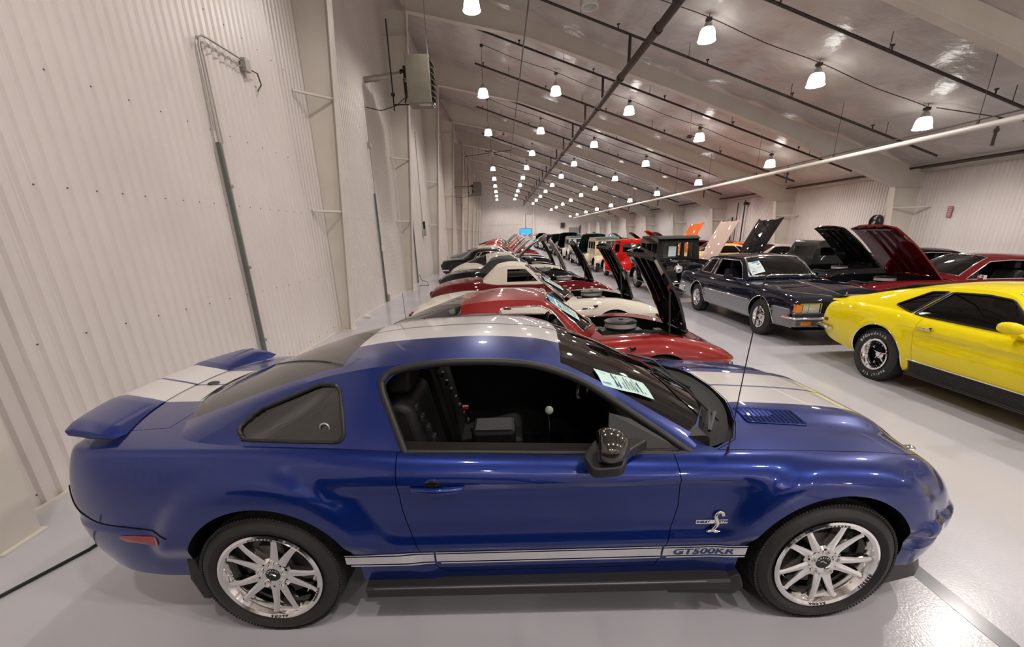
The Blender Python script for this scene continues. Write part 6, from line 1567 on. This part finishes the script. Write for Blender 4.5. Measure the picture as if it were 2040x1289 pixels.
# wall row on the right, noses to the left
w0, _, _ = pony('maroon_notchback', P_maroon, hood='rear', under=P_maroon, ang=47, valve=M_alloy, wheel='slot')
place(w0, 9.25, 8.95, 173, 'maroon notchback with hood raised, right of the dark navy sedan by the right wall')
w1, _, _ = pony('black_hardtop', P_blk, hood='rear', under=P_blk, ang=47, valve=mat('blue_valve_cover', (0.02, 0.10, 0.5), 0.3), wheel='cap')
place(w1, 10.45, 11.85, 173, 'black hardtop with raised hood and blue engine, behind the dark navy sedan')
w2 = old_car('charcoal_antique_coupe', P_grey, False, 2.86, None, 1.50, card_=False, wide=0.06)
place(w2, 9.75, 14.15, 178, 'charcoal antique coupe beyond the black hardtop')
w3, _, _ = pony('black_fastback', P_blk, fast=True, hood='front', quality=0, ang=62, under=P_blk)
place(w3, 11.0, 16.3, 180, 'black fastback with glossy black front-hinged hood standing upright')
w6, _, _ = pony('pale_yellow_fastback', P_pale, fast=True, quality=0)
place(w6, 9.4, 20.35, 180, 'pale yellow fastback behind the pink hood')
nb = None
rc, _, _ = pony('red_notchback', paint('deep_red_paint', (0.35, 0.01, 0.01), 0.2), quality=0)
place(rc, 11.6, 24.9, 180, 'deep red notchback by the right wall, beyond the pale yellow fastback')
# the farther cars: copies with their own paint
index_children()
def repaint(root, old, new):
    st = [root]
    while st:
        o = st.pop()
        if o.type == 'MESH':
            for sl in o.material_slots:
                if sl.material == old: sl.link = 'OBJECT'; sl.material = new
        st += NEWCH.get(o.name, [])
NEWCH = {}
def copy_car(src, old, new, x, y, deg, label, group):
    def cp(o, parent):
        c = o.copy(); COL.objects.link(c); c.parent = parent
        if parent is not None: NEWCH.setdefault(parent.name, []).append(c)
        for ch in CHILD.get(o.name, []): cp(ch, c)
        return c
    c = cp(src, None)
    if old is not new: repaint(c, old, new)
    c.name = SRCN[src.name]
    return place(c, x, y, deg, label, group)
SRCN = {r5.name: 'sports_coupe', r4.name: 'roadster', p1.name: 'notchback', p2.name: 'fastback', w3.name: 'fastback', cr_.name: 'antique_car', rc.name: 'notchback', rd.name: 'hot_rod', sd.name: 'antique_sedan'}
protos = {'coupe': (r5, P_cream), 'road': (r4, P_blk), 'notch': (p1, P_blk), 'fast': (p2, P_silver), 'front': (w3, P_blk), 'old': (cr_, P_ivory), 'plain': (rc, MATS['deep_red_paint']), 'rod': (rd, P_rod), 'sed': (sd, P_blk)}
word = {'coupe': 'sports coupe', 'road': 'roadster with raised hood', 'notch': 'notchback with raised hood', 'fast': 'fastback with raised hood', 'front': 'fastback with upright front-hinged hood', 'old': 'antique car', 'plain': 'notchback with closed hood', 'rod': 'hot rod', 'sed': 'upright antique sedan'}
paints = {'black': P_blk, 'red': P_rod, 'white': P_cream, 'maroon': P_maroon, 'green': P_green, 'silver': P_silver, 'charcoal': P_grey, 'teal': P_teal, 'navy': P_navy, 'ivory': P_ivory, 'orange': P_orange}
order = 'first second third fourth fifth sixth seventh eighth ninth tenth eleventh twelfth thirteenth fourteenth fifteenth sixteenth'.split()
rows = {
 'left row': (lambda i: (-0.05+0.1*((i*7) % 3), 25.5+2.85*i, 0), [('notch', 'white'), ('notch', 'red'), ('fast', 'green'), ('road', 'maroon'), ('notch', 'black'), ('fast', 'white'), ('notch', 'red'), ('plain', 'red'), ('notch', 'black'), ('fast', 'silver'), ('notch', 'maroon'), ('plain', 'white'), ('notch', 'black'), ('fast', 'navy'), ('plain', 'red')]),
 'middle row': (lambda i: (5.4+0.08*((i*5) % 3), 28.4+5.3*i, -90), [('notch', 'black'), ('old', 'white'), ('fast', 'black'), ('notch', 'green'), ('sed', 'black'), ('notch', 'white'), ('plain', 'navy'), ('fast', 'black')]),
 'wall row': (lambda i: (10.9+0.2*((i*5) % 3), 26.8+2.9*i, 178), [('notch', 'black'), ('fast', 'red'), ('notch', 'maroon'), ('plain', 'black'), ('notch', 'silver'), ('road', 'black'), ('notch', 'green'), ('fast', 'navy'), ('notch', 'red'), ('plain', 'charcoal'), ('notch', 'black'), ('fast', 'green'), ('notch', 'white'), ('plain', 'black'), ('notch', 'navy')])}
for rn, (fn, lst) in rows.items():
    for i, (k, cname) in enumerate(lst):
        x, y, d = fn(i); src, old = protos[k]
        copy_car(src, old, paints[cname], x, y, d, '%s %s, %s of the far cars in the %s' % (cname, word[k], order[i], rn), 'far cars of the '+rn)

nb = copy_car(p1, P_blk, P_blk, 0.1, -0.62, 0, 'black notchback parked on the camera side of the blue coupe, seen only as a reflection', 'cars behind the camera')
for nm_, pt_, x_, y_, lb_ in (('pink_fastback', P_pink, 10.55, 18.3, 'dusty pink fastback with front-hinged hood standing upright'), ('orange_fastback', P_orange, 11.0, 22.4, 'orange fastback with front-hinged hood standing upright')):
    c_ = copy_car(w3, P_blk, pt_, x_, y_, 180, lb_, None); c_.name = nm_
